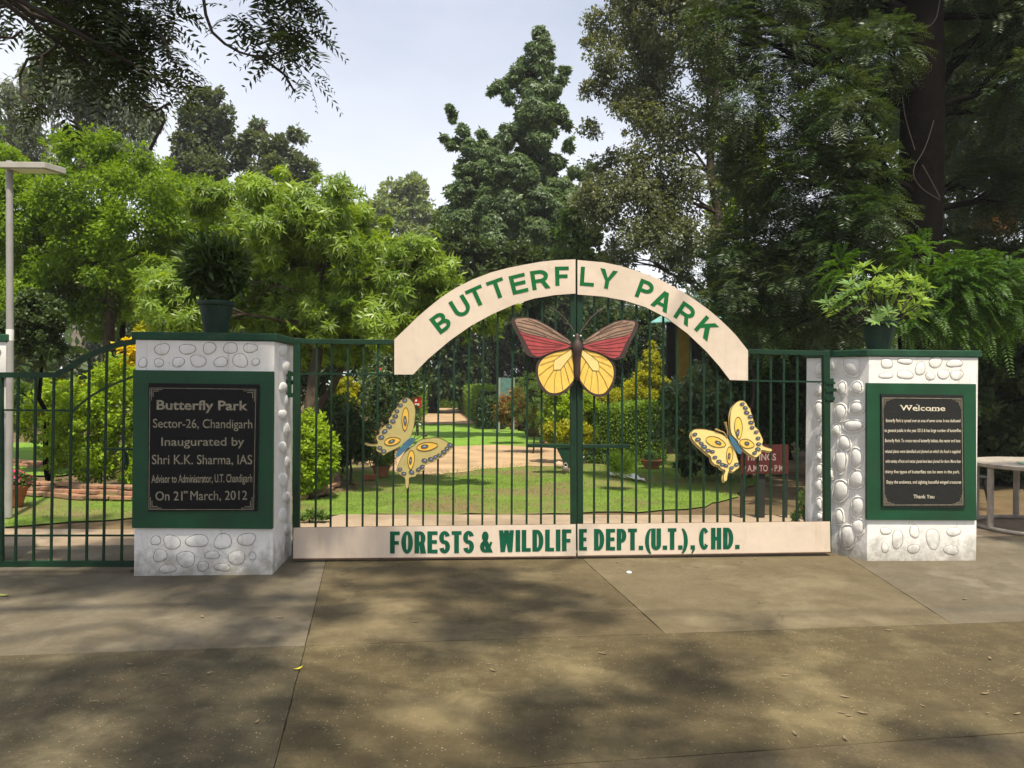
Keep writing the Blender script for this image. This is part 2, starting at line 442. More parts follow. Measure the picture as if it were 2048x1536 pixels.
# leaves
LF = {
 'bright': leafmat('leaf_bright', (0.072, 0.145, 0.009), (0.165, 0.265, 0.015), 0.40),
 'mango':  leafmat('leaf_long', (0.080, 0.153, 0.013), (0.215, 0.31, 0.032), 0.40, 0.4, 0.45),
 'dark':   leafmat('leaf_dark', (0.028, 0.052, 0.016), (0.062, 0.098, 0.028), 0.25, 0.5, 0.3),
 'grey':   leafmat('leaf_grey_green', (0.055, 0.085, 0.045), (0.11, 0.145, 0.075), 0.3, 0.5, 0.3),
 'euca':   leafmat('leaf_eucalyptus', (0.065, 0.095, 0.055), (0.13, 0.165, 0.10), 0.3, 0.5, 0.3),
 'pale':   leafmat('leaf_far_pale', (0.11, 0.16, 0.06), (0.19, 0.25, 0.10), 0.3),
 'ashoka': leafmat('leaf_ashoka', (0.045, 0.085, 0.030), (0.10, 0.155, 0.050), 0.28, 0.45, 0.4),
 'fine':   leafmat('leaf_fine', (0.065, 0.085, 0.040), (0.14, 0.165, 0.085), 0.3, 0.45, 0.4),
 'silver': leafmat('leaf_silver', (0.018, 0.044, 0.010), (0.050, 0.090, 0.020), 0.26, 0.42, 0.4, (0.085, 0.12, 0.055)),
 'fern':   leafmat('leaf_fern', (0.025, 0.075, 0.006), (0.065, 0.14, 0.012), 0.36),
 'neem':   leafmat('leaf_neem', (0.020, 0.035, 0.014), (0.036, 0.055, 0.020), 0.25),
 'lime':   leafmat('leaf_lime', (0.13, 0.23, 0.012), (0.27, 0.38, 0.02), 0.38),
 'yellow': leafmat('leaf_yellow', (0.42, 0.36, 0.015), (0.62, 0.52, 0.02), 0.4),
 'gold':   leafmat('leaf_goldgreen', (0.20, 0.23, 0.010), (0.36, 0.36, 0.016), 0.35),
 'mid':    leafmat('leaf_mid', (0.045, 0.095, 0.016), (0.095, 0.165, 0.028), 0.33),
 'white':  leafmat('leaf_glossy', (0.030, 0.075, 0.018), (0.11, 0.18, 0.06), 0.25, 0.28, 0.6, (0.20, 0.27, 0.15)),  # paler tones put leaf glints into the colour
 'plum':   leafmat('leaf_whorl', (0.11, 0.23, 0.045), (0.27, 0.41, 0.13), 0.35, 0.38, 0.45, (0.30, 0.43, 0.16)),
 'croton': leafmat('leaf_croton', (0.30, 0.06, 0.04), (0.16, 0.17, 0.04), 0.3),
 'hedge':  leafmat('leaf_hedge', (0.065, 0.13, 0.010), (0.13, 0.21, 0.018), 0.33),
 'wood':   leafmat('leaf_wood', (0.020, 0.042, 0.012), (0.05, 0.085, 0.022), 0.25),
 'brown':  leafmat('leaf_dry', (0.07, 0.042, 0.022), (0.12, 0.07, 0.035), 0.3),
 'grass':  leafmat('grass_blade', (0.095, 0.18, 0.018), (0.17, 0.255, 0.035), 0.3, 0.6, 0.2, (0.19, 0.21, 0.06), 0.8),
 'pink':   leafmat('petal_pink', (0.70, 0.06, 0.20), (0.80, 0.20, 0.35), 0.3, 0.6, 0.2, (0.75, 0.1, 0.25)),
 'red':    leafmat('petal_red', (0.60, 0.03, 0.03), (0.70, 0.08, 0.06), 0.3, 0.6, 0.2, (0.6, 0.05, 0.05)),
 'petalw': leafmat('petal_white', (0.75, 0.75, 0.70), (0.80, 0.80, 0.75), 0.3, 0.6, 0.2, (0.75, 0.75, 0.7)),
 'petaly': leafmat('petal_yellow', (0.75, 0.50, 0.02), (0.80, 0.60, 0.05), 0.3, 0.6, 0.2, (0.75, 0.5, 0.02)),
}
# ------------------------------------------------------------------ gate and pillar planes
GP = Plane(G(588, 1122), G(1662, 1110))
Lfl, Lfr = G(268, 1152), G(545, 1149)
Lbr = G(583, 1109); Lbl = Lfl + (Lbr - Lfr)
Rfl, Rfr = G(1734, 1122), G(1952, 1121)
hin = G(1668, 1108)
Rbl = Rfl + (hin - Rfl) * 1.95
Rbr = Rfr + (Rbl - Rfl).length * (GP.n * -1)
LP, LS = Plane(Lfl, Lfr), Plane(Lfr, Lbr)
RP, RS = Plane(Rfl, Rfr), Plane(Rbl, Rfl)

# ------------------------------------------------------------------ ground, forecourt, path, lawns
gm = M('garden_soil', (0.14, 0.098, 0.052), 0.95, 0.3, 2.0, 0.6, 30, 0.15, (0.09, 0.075, 0.035), 0.7, (0.45, 0.7))
mb = MB(); N = 64
ring = [(260 * math.cos(2*math.pi*i/N), 40 + 260 * math.sin(2*math.pi*i/N), -0.03) for i in range(N)]
mb.add(ring, [tuple(range(N))])
tag(mb.build('ground', gm), kind='structure')

cA = concrete('concrete_far_left', (0.185, 0.156, 0.108), (0.105, 0.088, 0.058), (0.25, 0.215, 0.155), 0.2, 0.25)  # base darkened so the colour carries the far-left slab's shade
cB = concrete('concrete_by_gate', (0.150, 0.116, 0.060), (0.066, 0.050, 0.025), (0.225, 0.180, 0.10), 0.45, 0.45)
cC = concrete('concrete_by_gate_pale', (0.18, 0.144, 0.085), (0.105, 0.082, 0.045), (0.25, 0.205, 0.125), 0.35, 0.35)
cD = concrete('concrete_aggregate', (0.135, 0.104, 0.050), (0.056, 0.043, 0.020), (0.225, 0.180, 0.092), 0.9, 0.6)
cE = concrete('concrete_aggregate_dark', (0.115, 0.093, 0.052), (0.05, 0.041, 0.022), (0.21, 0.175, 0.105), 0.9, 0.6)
cJ = M('joint_dirt', (0.095, 0.075, 0.043), 0.95, 0.4, 30, 0, 30, 0.1, (0.04, 0.06, 0.015), 3, (0.5, 0.6))
mb = MB(); mb.add([(-16, -8, -0.014), (16, -8, -0.014), (16, 8.0, -0.014), (-16, 8.0, -0.014)], [(0, 1, 2, 3)])
tag(mb.build('forecourt_base', cJ), kind='structure')
def line_y(p, q, x):
    return p.y + (q.y - p.y) * (x - p.x) / (q.x - p.x)
A0, A1 = G(0, 1312), G(1900, 1248)
E0, E1 = G(1180, 1525), G(2048, 1465)
B0, B1 = G(650, 1130), G(560, 1500)
C0, C1 = G(1190, 1140), G(1325, 1262)
D0, D1 = G(1705, 1120), G(1905, 1248)
yA = lambda x: line_y(A0, A1, x)
yE = lambda x: line_y(E0, E1, x)
xB = lambda y: B0.x + (B1.x - B0.x) * (y - B0.y) / (B1.y - B0.y)
xC = lambda y: C0.x + (C1.x - C0.x) * (y - C0.y) / (C1.y - C0.y)
xD = lambda y: D0.x + (D1.x - D0.x) * (y - D0.y) / (D1.y - D0.y)
FAR = lambda x: 7.55 + 0.094 * x
def slab(name, c4, m):                   # corners counter-clockwise; wobbly edges and a small gap
    pts = []
    for i in range(len(c4)):
        a, b = Vector(c4[i]), Vector(c4[(i+1) % len(c4)]); L = (b - a).length; k = max(2, int(L / 0.12))
        nrm = Vector(((a - b).y, (b - a).x)).normalized()
        for j in range(k):
            p = a.lerp(b, j / k) + nrm * (0.0015 + 0.005 * rnd.random() ** 2)
            pts.append(p)
    V = [(p.x, p.y, 0.0) for p in pts]; n = len(V)
    mb = MB(); mb.add(V, [tuple(range(n))])
    mb.add(V + [(x, y, -0.012) for x, y, z in V], [(i, n + i, n + (i+1) % n, (i+1) % n) for i in range(n)])
    tag(mb.build(name, m), kind='structure')
def xy(x, y): return (x, y)
lx, rx = -15.0, 15.0
jl, jc, jd = xB(yA(-1.2)), xC(yA(0.9)), xD(yA(2.8))
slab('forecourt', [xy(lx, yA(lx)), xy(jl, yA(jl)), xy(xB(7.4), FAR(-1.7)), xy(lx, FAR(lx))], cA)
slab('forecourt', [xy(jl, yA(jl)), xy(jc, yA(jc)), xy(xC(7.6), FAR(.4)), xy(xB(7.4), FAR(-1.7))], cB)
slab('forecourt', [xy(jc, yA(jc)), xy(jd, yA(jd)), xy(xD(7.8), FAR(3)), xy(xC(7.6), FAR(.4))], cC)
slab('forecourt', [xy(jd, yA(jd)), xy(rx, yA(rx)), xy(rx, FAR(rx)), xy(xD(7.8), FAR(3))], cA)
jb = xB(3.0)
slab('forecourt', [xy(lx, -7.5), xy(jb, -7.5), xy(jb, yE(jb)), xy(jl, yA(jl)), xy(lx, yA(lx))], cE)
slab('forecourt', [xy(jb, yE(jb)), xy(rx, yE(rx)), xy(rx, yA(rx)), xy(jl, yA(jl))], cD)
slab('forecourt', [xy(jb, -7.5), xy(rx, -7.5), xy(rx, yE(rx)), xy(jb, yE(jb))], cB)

pm = concrete('threshold_concrete', (0.42, 0.32, 0.225), (0.30, 0.225, 0.15), (0.47, 0.37, 0.27), 0.0, 0.1)
mb = MB(); mb.add([(-12, FAR(-12), -0.004), (12, FAR(12), -0.004), (12, 9.6, -0.004), (-1.9, 9.0, -0.004), (-2.5, 8.0, -0.004), (-12, 7.9, -0.004)], [(0, 1, 2, 3, 4, 5)])
tag(mb.build('path', pm), kind='structure')
def patch(name, px, z, m, wob=0.06):
    P = [G(a, b) for a, b in px]; pts = []
    for i in range(len(P)):
        a, b = P[i], P[(i + 1) % len(P)]; L = (b - a).length; k = max(2, int(L / 0.25))
        for j in range(k):
            q = a.lerp(b, j / k); pts.append(Vector((q.x + rnd.uniform(-wob, wob), q.y + rnd.uniform(-wob, wob), z)))
    mb = MB(); mb.add(pts, [tuple(range(len(pts)))])
    return tag(mb.build(name, m), kind='structure'), pts
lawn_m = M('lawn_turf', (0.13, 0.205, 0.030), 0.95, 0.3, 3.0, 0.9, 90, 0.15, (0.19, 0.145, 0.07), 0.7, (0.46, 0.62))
lawn_s = M('lawn_sunny', (0.16, 0.29, 0.035), 0.95, 0.25, 2.0, 0.9, 60, 0.15, (0.19, 0.21, 0.06), 0.5, (0.5, 0.75))  # brighter copy of the turf; sunlight is put into its colour
L1, L1p = patch('lawn', [(560,1030),(700,1025),(900,1026),(1100,1024),(1280,1020),(1400,1010),(1480,985),(1560,945),(1520,906),(1330,904),(1200,908),(1190,922),(1150,928),(1050,926),(960,932),(880,944),(800,942),(740,932),(650,926),(640,938),(690,952),(720,972),(640,995),(560,1000)], -0.012, lawn_m, 0.1)
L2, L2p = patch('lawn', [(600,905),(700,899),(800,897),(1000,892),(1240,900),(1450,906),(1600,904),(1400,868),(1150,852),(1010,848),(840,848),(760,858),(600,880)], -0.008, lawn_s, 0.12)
L3, L3p = patch('lawn', [(-500,1062),(0,1052),(150,1040),(270,1034),(560,1030),(560,960),(270,978),(0,975),(-500,990)], -0.012, lawn_m)
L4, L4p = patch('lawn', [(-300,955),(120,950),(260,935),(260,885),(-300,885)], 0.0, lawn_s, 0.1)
sandm = M('sandy_path', (0.42, 0.29, 0.17), 0.95, 0.2, 1.5, 0.6, 30, 0.15, (0.24, 0.17, 0.095), 0.9, (0.5, 0.72))
patch('path', [(730,930),(800,946),(880,950),(960,938),(1050,931),(1130,932),(1185,924),(1195,908),(1120,897),(1000,889),(800,894),(720,905)], -0.006, sandm, 0.1)
patch('path', [(800,850),(840,847),(1010,847),(1060,850),(985,826),(930,811),(862,811),(852,826)], -0.004, sandm, 0.1)

# ------------------------------------------------------------------ lettering
_H = {}
def glyphs(txt, bold=0.0):
    cu = bpy.data.curves.new('txt', 'FONT'); cu.body = txt; cu.size = 1.0
    cu.offset = bold; cu.extrude = 0.0; cu.resolution_u = 4; cu.fill_mode = 'FRONT'
    o = bpy.data.objects.new('txt', cu)
    me = bpy.data.meshes.new_from_object(o)
    V = [(v.co.x, v.co.y) for v in me.vertices]; F = [tuple(p.vertices) for p in me.polygons]
    bpy.data.objects.remove(o); bpy.data.meshes.remove(me); bpy.data.curves.remove(cu)
    return V, F
def caph(bold):
    if bold not in _H:
        V, F = glyphs('H', bold); ys = [v[1] for v in V]; _H[bold] = (min(ys), max(ys))
    return _H[bold]
def put(mb, txt, O, X, Y, bold=0.0, mat=0, depth=None, shear=0.0):   # baseline origin, full-width and cap-height vectors
    V, F = glyphs(txt, bold); y0, y1 = caph(bold)
    x0 = min(v[0] for v in V); x1 = max(v[0] for v in V)
    P = [O + X * ((x - x0) / (x1 - x0)) + Y * ((y - y0) / (y1 - y0)) for x, y in V]
    mb.add(P, F, mat)
def put_px(mb, txt, pl, d, x0, x1, yb0, yb1, cap, bold=0.0, mat=0):
    O = pl.P(x0, yb0, d); X = pl.P(x1, yb1, d) - O; Y = pl.P(x0, yb0 - cap, d) - O
    put(mb, txt, O, X, Y, bold, mat)
def seg(mb, a, b, w, n, mat=0, t=0.0012):
    mb.bar(a, b, w, t, n, mat)

def gband(cx, cy, rx, ry, sv, sh, a0, a1, n=14):
    o = [(cx + rx * math.cos(R(a0 + (a1-a0)*i/n)), cy + ry * math.sin(R(a0 + (a1-a0)*i/n))) for i in range(n+1)]
    q = [(cx + (rx-sv) * math.cos(R(a0 + (a1-a0)*i/n)), cy + (ry-sh) * math.sin(R(a0 + (a1-a0)*i/n))) for i in range(n+1)]
    return [[o[i], o[i+1], q[i+1], q[i]] for i in range(n)]
def grect(x0, y0, x1, y1): return [[(x0,y0),(x1,y0),(x1,y1),(x0,y1)]]
def glyph(ch, w, sv, sh):                # bold grotesque capitals, cap height 1; each entry is one stroke (list of polygons)
    S = grect(0,0,sv,1); m = 0.5; up, lo = (1+m-sh/2)/2, (m+sh/2)/2; ru, rl = (1-m+sh/2)/2, (m+sh/2)/2
    if ch == 'B': return [S, grect(sv,1-sh,w*.5,1), grect(sv,m-sh/2,w*.5,m+sh/2), grect(sv,0,w*.5,sh), gband(w*.5,up,w*.45,ru,sv,sh,-90,90), gband(w*.5,lo,w*.5,rl,sv,sh,-90,90)]
    if ch in 'RP':
        k = .44; g = [S, grect(sv,1-sh,w*.5,1), grect(sv,k-sh/2,w*.5,k+sh/2), gband(w*.5,(1+k-sh/2)/2,w*(.47 if ch=='R' else .5),(1-k+sh/2)/2,sv,sh,-90,90)]
        if ch == 'R': g.append([[(w-sv*1.15,0),(w+.01,0),(w*.55+sv*.75,k),(w*.55-sv*.3,k)]])
        return g
    if ch == 'D': return [S, grect(sv,1-sh,w*.42,1), grect(sv,0,w*.42,sh), gband(w*.42,.5,w*.58,.5,sv,sh,-90,90,20)]
    if ch == 'U': r = min(.42, w*.55); return [grect(0,r,sv,1), grect(w-sv,r,w,1), gband(w/2,r,w/2,r+.01,sv,sh,180,360,18)]
    if ch == 'O': return [gband(w/2,.5,w/2,.515,sv,sh,0,360,30)]
    if ch == 'C': return [gband(w/2,.5,w/2,.515,sv,sh,38,322,26)]
    if ch == 'S': return [gband(w/2,up,w/2,ru+.01,sv,sh,14,268,20), gband(w/2,lo,w/2,rl+.01,sv,sh,92,-166,20)]
    if ch == 'E': return [S, grect(sv,1-sh,w,1), grect(sv,m-sh/2+.02,w*.94,m+sh/2+.02), grect(sv,0,w,sh)]
    if ch == 'F': return [S, grect(sv,1-sh,w,1), grect(sv,.40,w*.9,.40+sh)]
    if ch == 'L': return [S, grect(sv,0,w,sh)]
    if ch == 'T': return [grect(0,1-sh,w,1), grect(w/2-sv/2,0,w/2+sv/2,1-sh)]
    if ch == 'I': return [S]
    if ch == 'H': return [S, grect(w-sv,0,w,1), grect(sv,m-sh/2,w-sv,m+sh/2)]
    if ch == 'Y': return [[[(w/2-sv/2,.40),(w/2+sv*.35,.40),(sv*1.2,1),(0,1)]], [[(w/2-sv*.35,.40),(w/2+sv/2,.40),(w,1),(w-sv*1.2,1)]], grect(w/2-sv/2,0,w/2+sv/2,.42)]
    if ch == 'A': return [[[(0,0),(sv*1.12,0),(w/2+sv*.45,1),(w/2-sv*.62,1)]], [[(w-sv*1.12,0),(w,0),(w/2+sv*.62,1),(w/2-sv*.45,1)]], grect(w*.22,.21,w*.78,.21+sh*.9)]
    if ch == 'K': return [S, [[(sv,.30),(w,1),(w-sv*1.35,1),(sv,.58)]], [[(w-sv*1.3,0),(w+.03,0),(w*.42+sv*.75,.70),(w*.42-sv*.2,.50)]]]
    if ch == 'W':
        t = sv * .95; return [[[(w*.25-t/2,0),(w*.25+t/2,0),(t,1),(0,1)]], [[(w*.25-t/2,0),(w*.25+t/2,0),(w*.5+t/2,1),(w*.5-t/2,1)]], [[(w*.75-t/2,0),(w*.75+t/2,0),(w*.5+t/2,1),(w*.5-t/2,1)]], [[(w*.75-t/2,0),(w*.75+t/2,0),(w,1),(w-t,1)]]]
    if ch == '&': return [gband(w*.40,.275,w*.40,.285,sv,sh*.9,35,360,22), gband(w*.42,.76,w*.27,.245,sv*.8,sh*.8,-60,250,20), [[(w-sv*1.25,0),(w+.02,0),(w*.30+sv*.4,.78),(w*.16,.74)]], [[(w*.60,.13),(w*.74,.04),(w,.50),(w*.80,.50)]]]
    if ch == '.': return [grect(0,0,sv,sh*1.2)]
    if ch == ',': return [grect(0,0,sv,sh*1.2), [[(sv*.12,-.19),(sv*.5,-.17),(sv,0),(sv*.45,0)]]]
    if ch == '(': return [gband(w*1.7,.40,w*1.7,.64,sv*.9,sh*.25,112,248,18)]
    if ch == ')': return [gband(-w*.7,.40,w*1.7,.64,sv*.9,sh*.25,68,-68,18)]
def put_bold(mb, ch, O, U, Vv, n, w, sv, sh):   # U, Vv: one cap height along and up
    for i, stroke in enumerate(glyph(ch, w, sv, sh)):
        for poly in stroke:
            P = [O + U * x + Vv * y + n * (i * 0.0004) for x, y in poly]
            a = sum((P[j].cross(P[(j+1) % len(P)]) for j in range(len(P))), Vector((0, 0, 0)))
            mb.add(P if a.dot(n) > 0 else P[::-1], [tuple(range(len(P)))])
GW = dict(F=.84, O=1.0, R=.98, E=.88, S=.94, T=.86, W=1.32, I=.40, L=.80, D=.98, P=.92, U=.98, C=.98, H=.98)
GW['&'] = 1.1; GW['.'] = .36; GW[','] = .36; GW['('] = .46; GW[')'] = .46
def put_word(mb, txt, pl, d, x0, x1, yb0, yb1, cap):
    tot = sum(GW[c_] for c_ in txt) + .14 * (len(txt) - 1); x = 0
    for c_ in txt:
        w_ = GW[c_]; px0 = x0 + (x1 - x0) * x / tot; px1 = x0 + (x1 - x0) * (x + w_) / tot; yb = yb0 + (yb1 - yb0) * x / tot
        O = pl.P(px0, yb, d); Vv = pl.P(px0, yb - cap, d) - O; U = pl.u * Vv.length
        put_bold(mb, c_, O, U, Vv, pl.n, (px1 - px0) / cap, .215, .165); x += w_ + .14

# ------------------------------------------------------------------ pillars
def dome(mb, C, U, Vv, n, h, mat, seed, ring_mat=None, rw=0.006, sq=2.0, sink=0.0, gap=1.0):
    r = random.Random(seed); K = 28; a1, a2 = r.uniform(0, 6.28), r.uniform(0, 6.28)
    def rad(th):
        c, s_ = abs(math.cos(th)), abs(math.sin(th))
        base = (c**sq + s_**sq) ** (-1 / sq)
        return base * (1 + 0.07 * math.sin(2*th + a1) + 0.05 * math.sin(3*th + a2))
    out = [C + U * (rad(2*math.pi*k/K) * math.cos(2*math.pi*k/K)) + Vv * (rad(2*math.pi*k/K) * math.sin(2*math.pi*k/K)) for k in range(K)]
    V, F = [], []; rings = [1.0, 0.93, 0.8, 0.55, 0.25]
    for q in rings:
        for p in out: V.append(C + (p - C) * q + n * (h * math.sqrt(max(0, 1 - q*q)) - sink))
    V.append(C + n * (h - sink))
    for i in range(len(rings) - 1):
        for k in range(K): F.append((i*K + k, i*K + (k+1) % K, (i+1)*K + (k+1) % K, (i+1)*K + k))
    b = (len(rings) - 1) * K
    for k in range(K): F.append((b + k, b + (k+1) % K, len(V) - 1))
    mb.add(V, F, mat, True)
    if ring_mat is not None:
        P = [C + (p - C) * gap for p in out + [out[0], out[1]]]
        mb.tube([p + n * (rw * 0.15) for p in P], [rw * (0.7 + 0.6 * r.random()) for _ in P], 6, ring_mat, cap=False)

def stones(mb, pl, lst, d, h, mat, ring_mat, rw, seed, gap=1.0):
    for i, (x, y, a, b) in enumerate(lst):
        C = pl.P(x, y, d); U = pl.P(x + a, y, d) - C; Vv = pl.P(x, y - b, d) - C
        dome(mb, C, U, Vv, pl.n, h, mat, seed + i, ring_mat, rw, 2.3, 0.0, gap)

def c1(t): return (t[0]/2.327, 520 + t[1]/2.327, t[2]/2.327, t[3]/2.327)
def c4(t): return (1600 + t[0]/2.259, 480 + t[1]/2.259, t[2]/2.259, t[3]/2.259)

def pillar(label, foot, front, side, sidestones, frontstones, capz, bp, pq, board_d, plaque_mat, lettering, seed):
    c = sum(foot, Vector((0, 0, 0))) / 4
    root = thing('gate_pillar', Vector((c.x, c.y, 0)), label, 'gate pillar')
    mb = MB(); mb.prism([(p.x, p.y) for p in foot], 0.0, capz - 0.062)
    # a plain raised margin along the front arrises, as the plaster has
    stones(mb, front, frontstones, 0.0, 0.006, 0, 1, 0.0024, seed)
    stones(mb, side, sidestones[0], 0.0, sidestones[1], 0, sidestones[2], sidestones[3], seed + 50, sidestones[4])
    mb.build('shaft', [mWhite, mGroove], root)
    cc = Vector((c.x, c.y, 0)); capf = []
    for p in foot:
        v = Vector((p.x, p.y, 0)) - cc; capf.append(cc + v * (1 + 0.032 / v.length))
    mb = MB(); mb.prism([(p.x, p.y) for p in capf], capz - 0.06, capz)
    mb.build('cap', mGreenCap, root, 0.008)
    mb = MB(); pts = [front.P(x, y, board_d) for x, y in bp]
    mb.sheet(pts, front.n * -(board_d + 0.01))
    mb.build('sign_board', mGreenBoard, root, 0.004)
    mb = MB(); pts = [front.P(x, y, board_d + 0.014) for x, y in pq]
    mb.sheet(pts, front.n * -0.013)
    pla = mb.build('plaque', plaque_mat, root, 0.003)
    lettering(pla, front, board_d + 0.0165)
    return root

def letters_left(parent, pl, d):
    mb = MB(); q = lambda x, y: (280 + x / 4.8, 740 + y / 4.8)
    for txt, x0, x1, yb, yb2, cap, bo in (
        ("Butterfly Park", 160, 1035, 381, 388, 92, 0.022),
        ("Sector-26, Chandigarh", 125, 1078, 553, 560, 84, 0.004),
        ("Inaugurated by", 205, 1000, 728, 726, 80, 0.006),
        ("Shri K.K. Sharma, IAS", 115, 1076, 904, 905, 90, 0.004),
        ("Advisor to Administrator, U.T. Chandigarh", 110, 1078, 1084, 1076, 78, 0.010),
        ("On 21", 148, 408, 1252, 1252, 86, 0.006),
        ("st", 418, 462, 1184, 1184, 32, 0.02),
        ("March, 2012", 484, 1028, 1249, 1245, 86, 0.0)):
        a = q(x0, yb); b = q(x1, yb2)
        put_px(mb, txt, pl, d, a[0], b[0], a[1], b[1], cap / 4.8, bo)
    mb.build('lettering', mGold, parent)
    mb = MB(); P = lambda x, y: pl.P(*q(x, y), d)
    T = [(95, 172), (1112, 185), (1090, 1340), (85, 1340)]
    for i in range(4): seg(mb, P(*T[i]), P(*T[(i+1) % 4]), 0.0035, pl.n)
    for (x, y, sx, sy) in ((95,172,1,1), (1112,185,-1,1), (1090,1340,-1,-1), (85,1340,1,-1)):
        for o_, L in ((14, 120), (30, 85)):
            seg(mb, P(x + sx*o_, y + sy*o_), P(x + sx*L, y + sy*o_), 0.004, pl.n)
            seg(mb, P(x + sx*o_, y + sy*o_), P(x + sx*o_, y + sy*L), 0.004, pl.n)
    mb.build('border_line', mGold, parent)

def letters_right(parent, pl, d):
    mb = MB(); q = lambda x, y: (1740 + x / 5.486, 760 + y / 5.486)
    q2 = lambda x, y: (1760 + x / 9.033, 830 + y / 9.033)
    a = q(333, 334); b = q(825, 340)
    put_px(mb, "Welcome", pl, d, a[0], b[0], a[1], b[1], 60 / 5.486, 0.012)
    # short serifs on the heading letters
    for (x, y) in ((338, 279), (405, 279), (438, 279), (516, 272)):
        s0 = q(x - 11, y); s1 = q(x + 11, y + .3)
        seg(mb, pl.P(*s0, d), pl.P(*s1, d), 0.004, pl.n)
    for (x, y) in ((518, 337), (672, 338), (706, 338), (742, 339)):
        s0 = q(x - 11, y); s1 = q(x + 11, y + .3)
        seg(mb, pl.P(*s0, d), pl.P(*s1, d), 0.004, pl.n)
    for txt, x0, x1, yb in (
        ("Butterfly Park is spread over an area of seven acres. It was dedicated", 108, 1452, 128),
        ("to general public in the year 2012 & has large number of butterflies", 80, 1465, 306),
        ("Butterfly Park. To create natural butterfly habitat, the nectar and host", 92, 1452, 490),
        ("related plants were identified and planted on which the food is supplied", 92, 1452, 684),
        ("with variety of host and nectar plants have been planted for them. More than", 100, 1456, 862),
        ("thirty five types of butterflies can be seen in the park.", 95, 1440, 1052),
        ("Enjoy the ambience, and sighting beautiful winged creatures", 120, 1465, 1238),
        ("Thank You", 605, 980, 1505)):
        a = q2(x0, yb); b = q2(x1, yb + 2)
        put_px(mb, txt, pl, d, a[0], b[0], a[1], b[1], (58 if txt != "Thank You" else 66) / 9.033, 0.005)
    mb.build('lettering', mGoldBright, parent)
    mb = MB(); P = lambda x, y: pl.P(*q(x, y), d)
    T = [(140, 196), (1008, 205), (1020, 1370), (155, 1372)]
    for i in range(4): seg(mb, P(*T[i]), P(*T[(i+1) % 4]), 0.0045, pl.n)
    for (x, y, sx, sy) in ((140,196,1,1), (1008,205,-1,1), (1020,1370,-1,-1), (155,1372,1,-1)):
        for o_, L in ((12, 110), (26, 75), (38, 45)):
            seg(mb, P(x + sx*o_, y + sy*o_), P(x + sx*L, y + sy*o_), 0.0030, pl.n)
            seg(mb, P(x + sx*o_, y + sy*o_), P(x + sx*o_, y + sy*L), 0.0030, pl.n)
    mb.build('border_line', mGold, parent)

Lst = [(725,1305,22,22),(800,1313,40,32),(918,1307,50,30),(1037,1310,40,35),(1148,1300,42,28),(745,1375,33,28),(865,1392,45,35),(988,1373,32,20),(1102,1385,37,35),(1175,1378,15,20),(780,1437,40,20),(945,1425,27,22),(1035,1430,38,18),
       (755,415,34,26),(872,415,36,24),(975,410,30,26),(1073,410,34,24),(1165,410,30,22),(740,478,22,18),(830,475,28,22),(922,470,36,28),(1028,475,30,24),(1118,468,34,32),(1190,475,18,16),(665,478,20,22)]
Lside = [(566,700,9,12),(572,735,8,14),(566,775,8,10),(574,800,6,12),(565,830,8,11),(573,860,7,14),(565,895,8,12),(574,925,6,12),(566,960,9,14),(573,995,7,12),(566,1030,8,15),(574,1060,6,12)]
Lcap = LP.P(400, 665, 0).z
LEFT = pillar('white pillar with the inauguration plaque and a dark bushy pot on top', [Lfl, Lfr, Lbr, Lbl], LP, LS,
       (Lside, 0.016, None, 0.004, 1.0), [c1(t) for t in Lst], Lcap,
       [(264,1056),(545,1058),(547,743),(266,740)], [(296,1023),(514,1022),(518.5,769),(297,766)], 0.03, mPlaque, letters_left, 100)
Rst = [(392,557,27,22),(475,547,32,14),(543,580,22,30),(612,552,28,25),(698,557,35,18),(388,612,30,14),(475,608,35,20),(588,615,22,17),(648,607,25,22),(708,610,28,22),
       (387,1315,25,15),(440,1352,25,40),(517,1317,22,28),(600,1350,30,45),(694,1318,30,20),(383,1390,14,24),(513,1395,27,20),(682,1400,32,22)]
Rside = [(190,672,18,28),(257,670,24,25),(182,780,25,35),(257,760,30,27),(243,840,42,25),(165,860,16,25),(200,918,27,30),(183,1000,24,52),(255,985,26,38),(255,1083,30,38),(183,1135,33,42),(262,1207,28,40),(177,1252,20,30),(262,1297,28,30),(218,1340,35,45),(235,570,40,38),(150,560,18,34),
         (86,585,14,30),(85,680,16,28),(86,770,18,36),(88,910,13,32),(88,980,12,20),(88,1040,13,28),(86,1110,13,28),(88,1195,12,28),(90,1250,12,20),(143,1060,9,20)]
Rcap = RP.P(1850, 700, 0).z
RIGHT_P = pillar('white stone-studded pillar with the welcome plaque under a leafy pot', [Rfl, Rfr, Rbr, Rbl], RP, RS,
       ([c4(t) for t in Rside], 0.022, 0, 0.0075, 1.16), [c4(t) for t in Rst], Rcap,
       [(1734,1040),(1953,1041),(1952,768),(1734,766)], [(1764,1014),(1930,1016),(1927,790),(1762,788)], 0.02, mPlaqueR, letters_right, 300)

# third pillar, mostly outside the frame on the left of the wicket
f0 = G(9, 1138); WP = Plane(f0 + Vector((-0.95, -0.07, 0)), f0)
sd = Vector((f0.x, f0.y, 0)).normalized() * 0.6 + Vector((-0.04, 0, 0))
ff = [f0 + Vector((-0.95, -0.07, 0)), f0, f0 + sd, f0 + sd + Vector((-0.95, -0.07, 0))]
c = sum(ff, Vector((0, 0, 0))) / 4
root = thing('gate_pillar', Vector((c.x, c.y, 0)), 'white pillar cut off by the picture edge beside the grey lamp post', 'gate pillar')
tz = WP.P(4, 684, 0).z
mb = MB(); mb.prism([(p.x, p.y) for p in ff], 0, tz)
stones(mb, WP, [(-8, 706, 9, 9), (-34, 712, 12, 9), (-8, 1100, 10, 12), (-40, 1095, 14, 12)], 0, 0.012, 0, 1, 0.005, 900)
mb.build('shaft', [mWhite, mGroove], root)
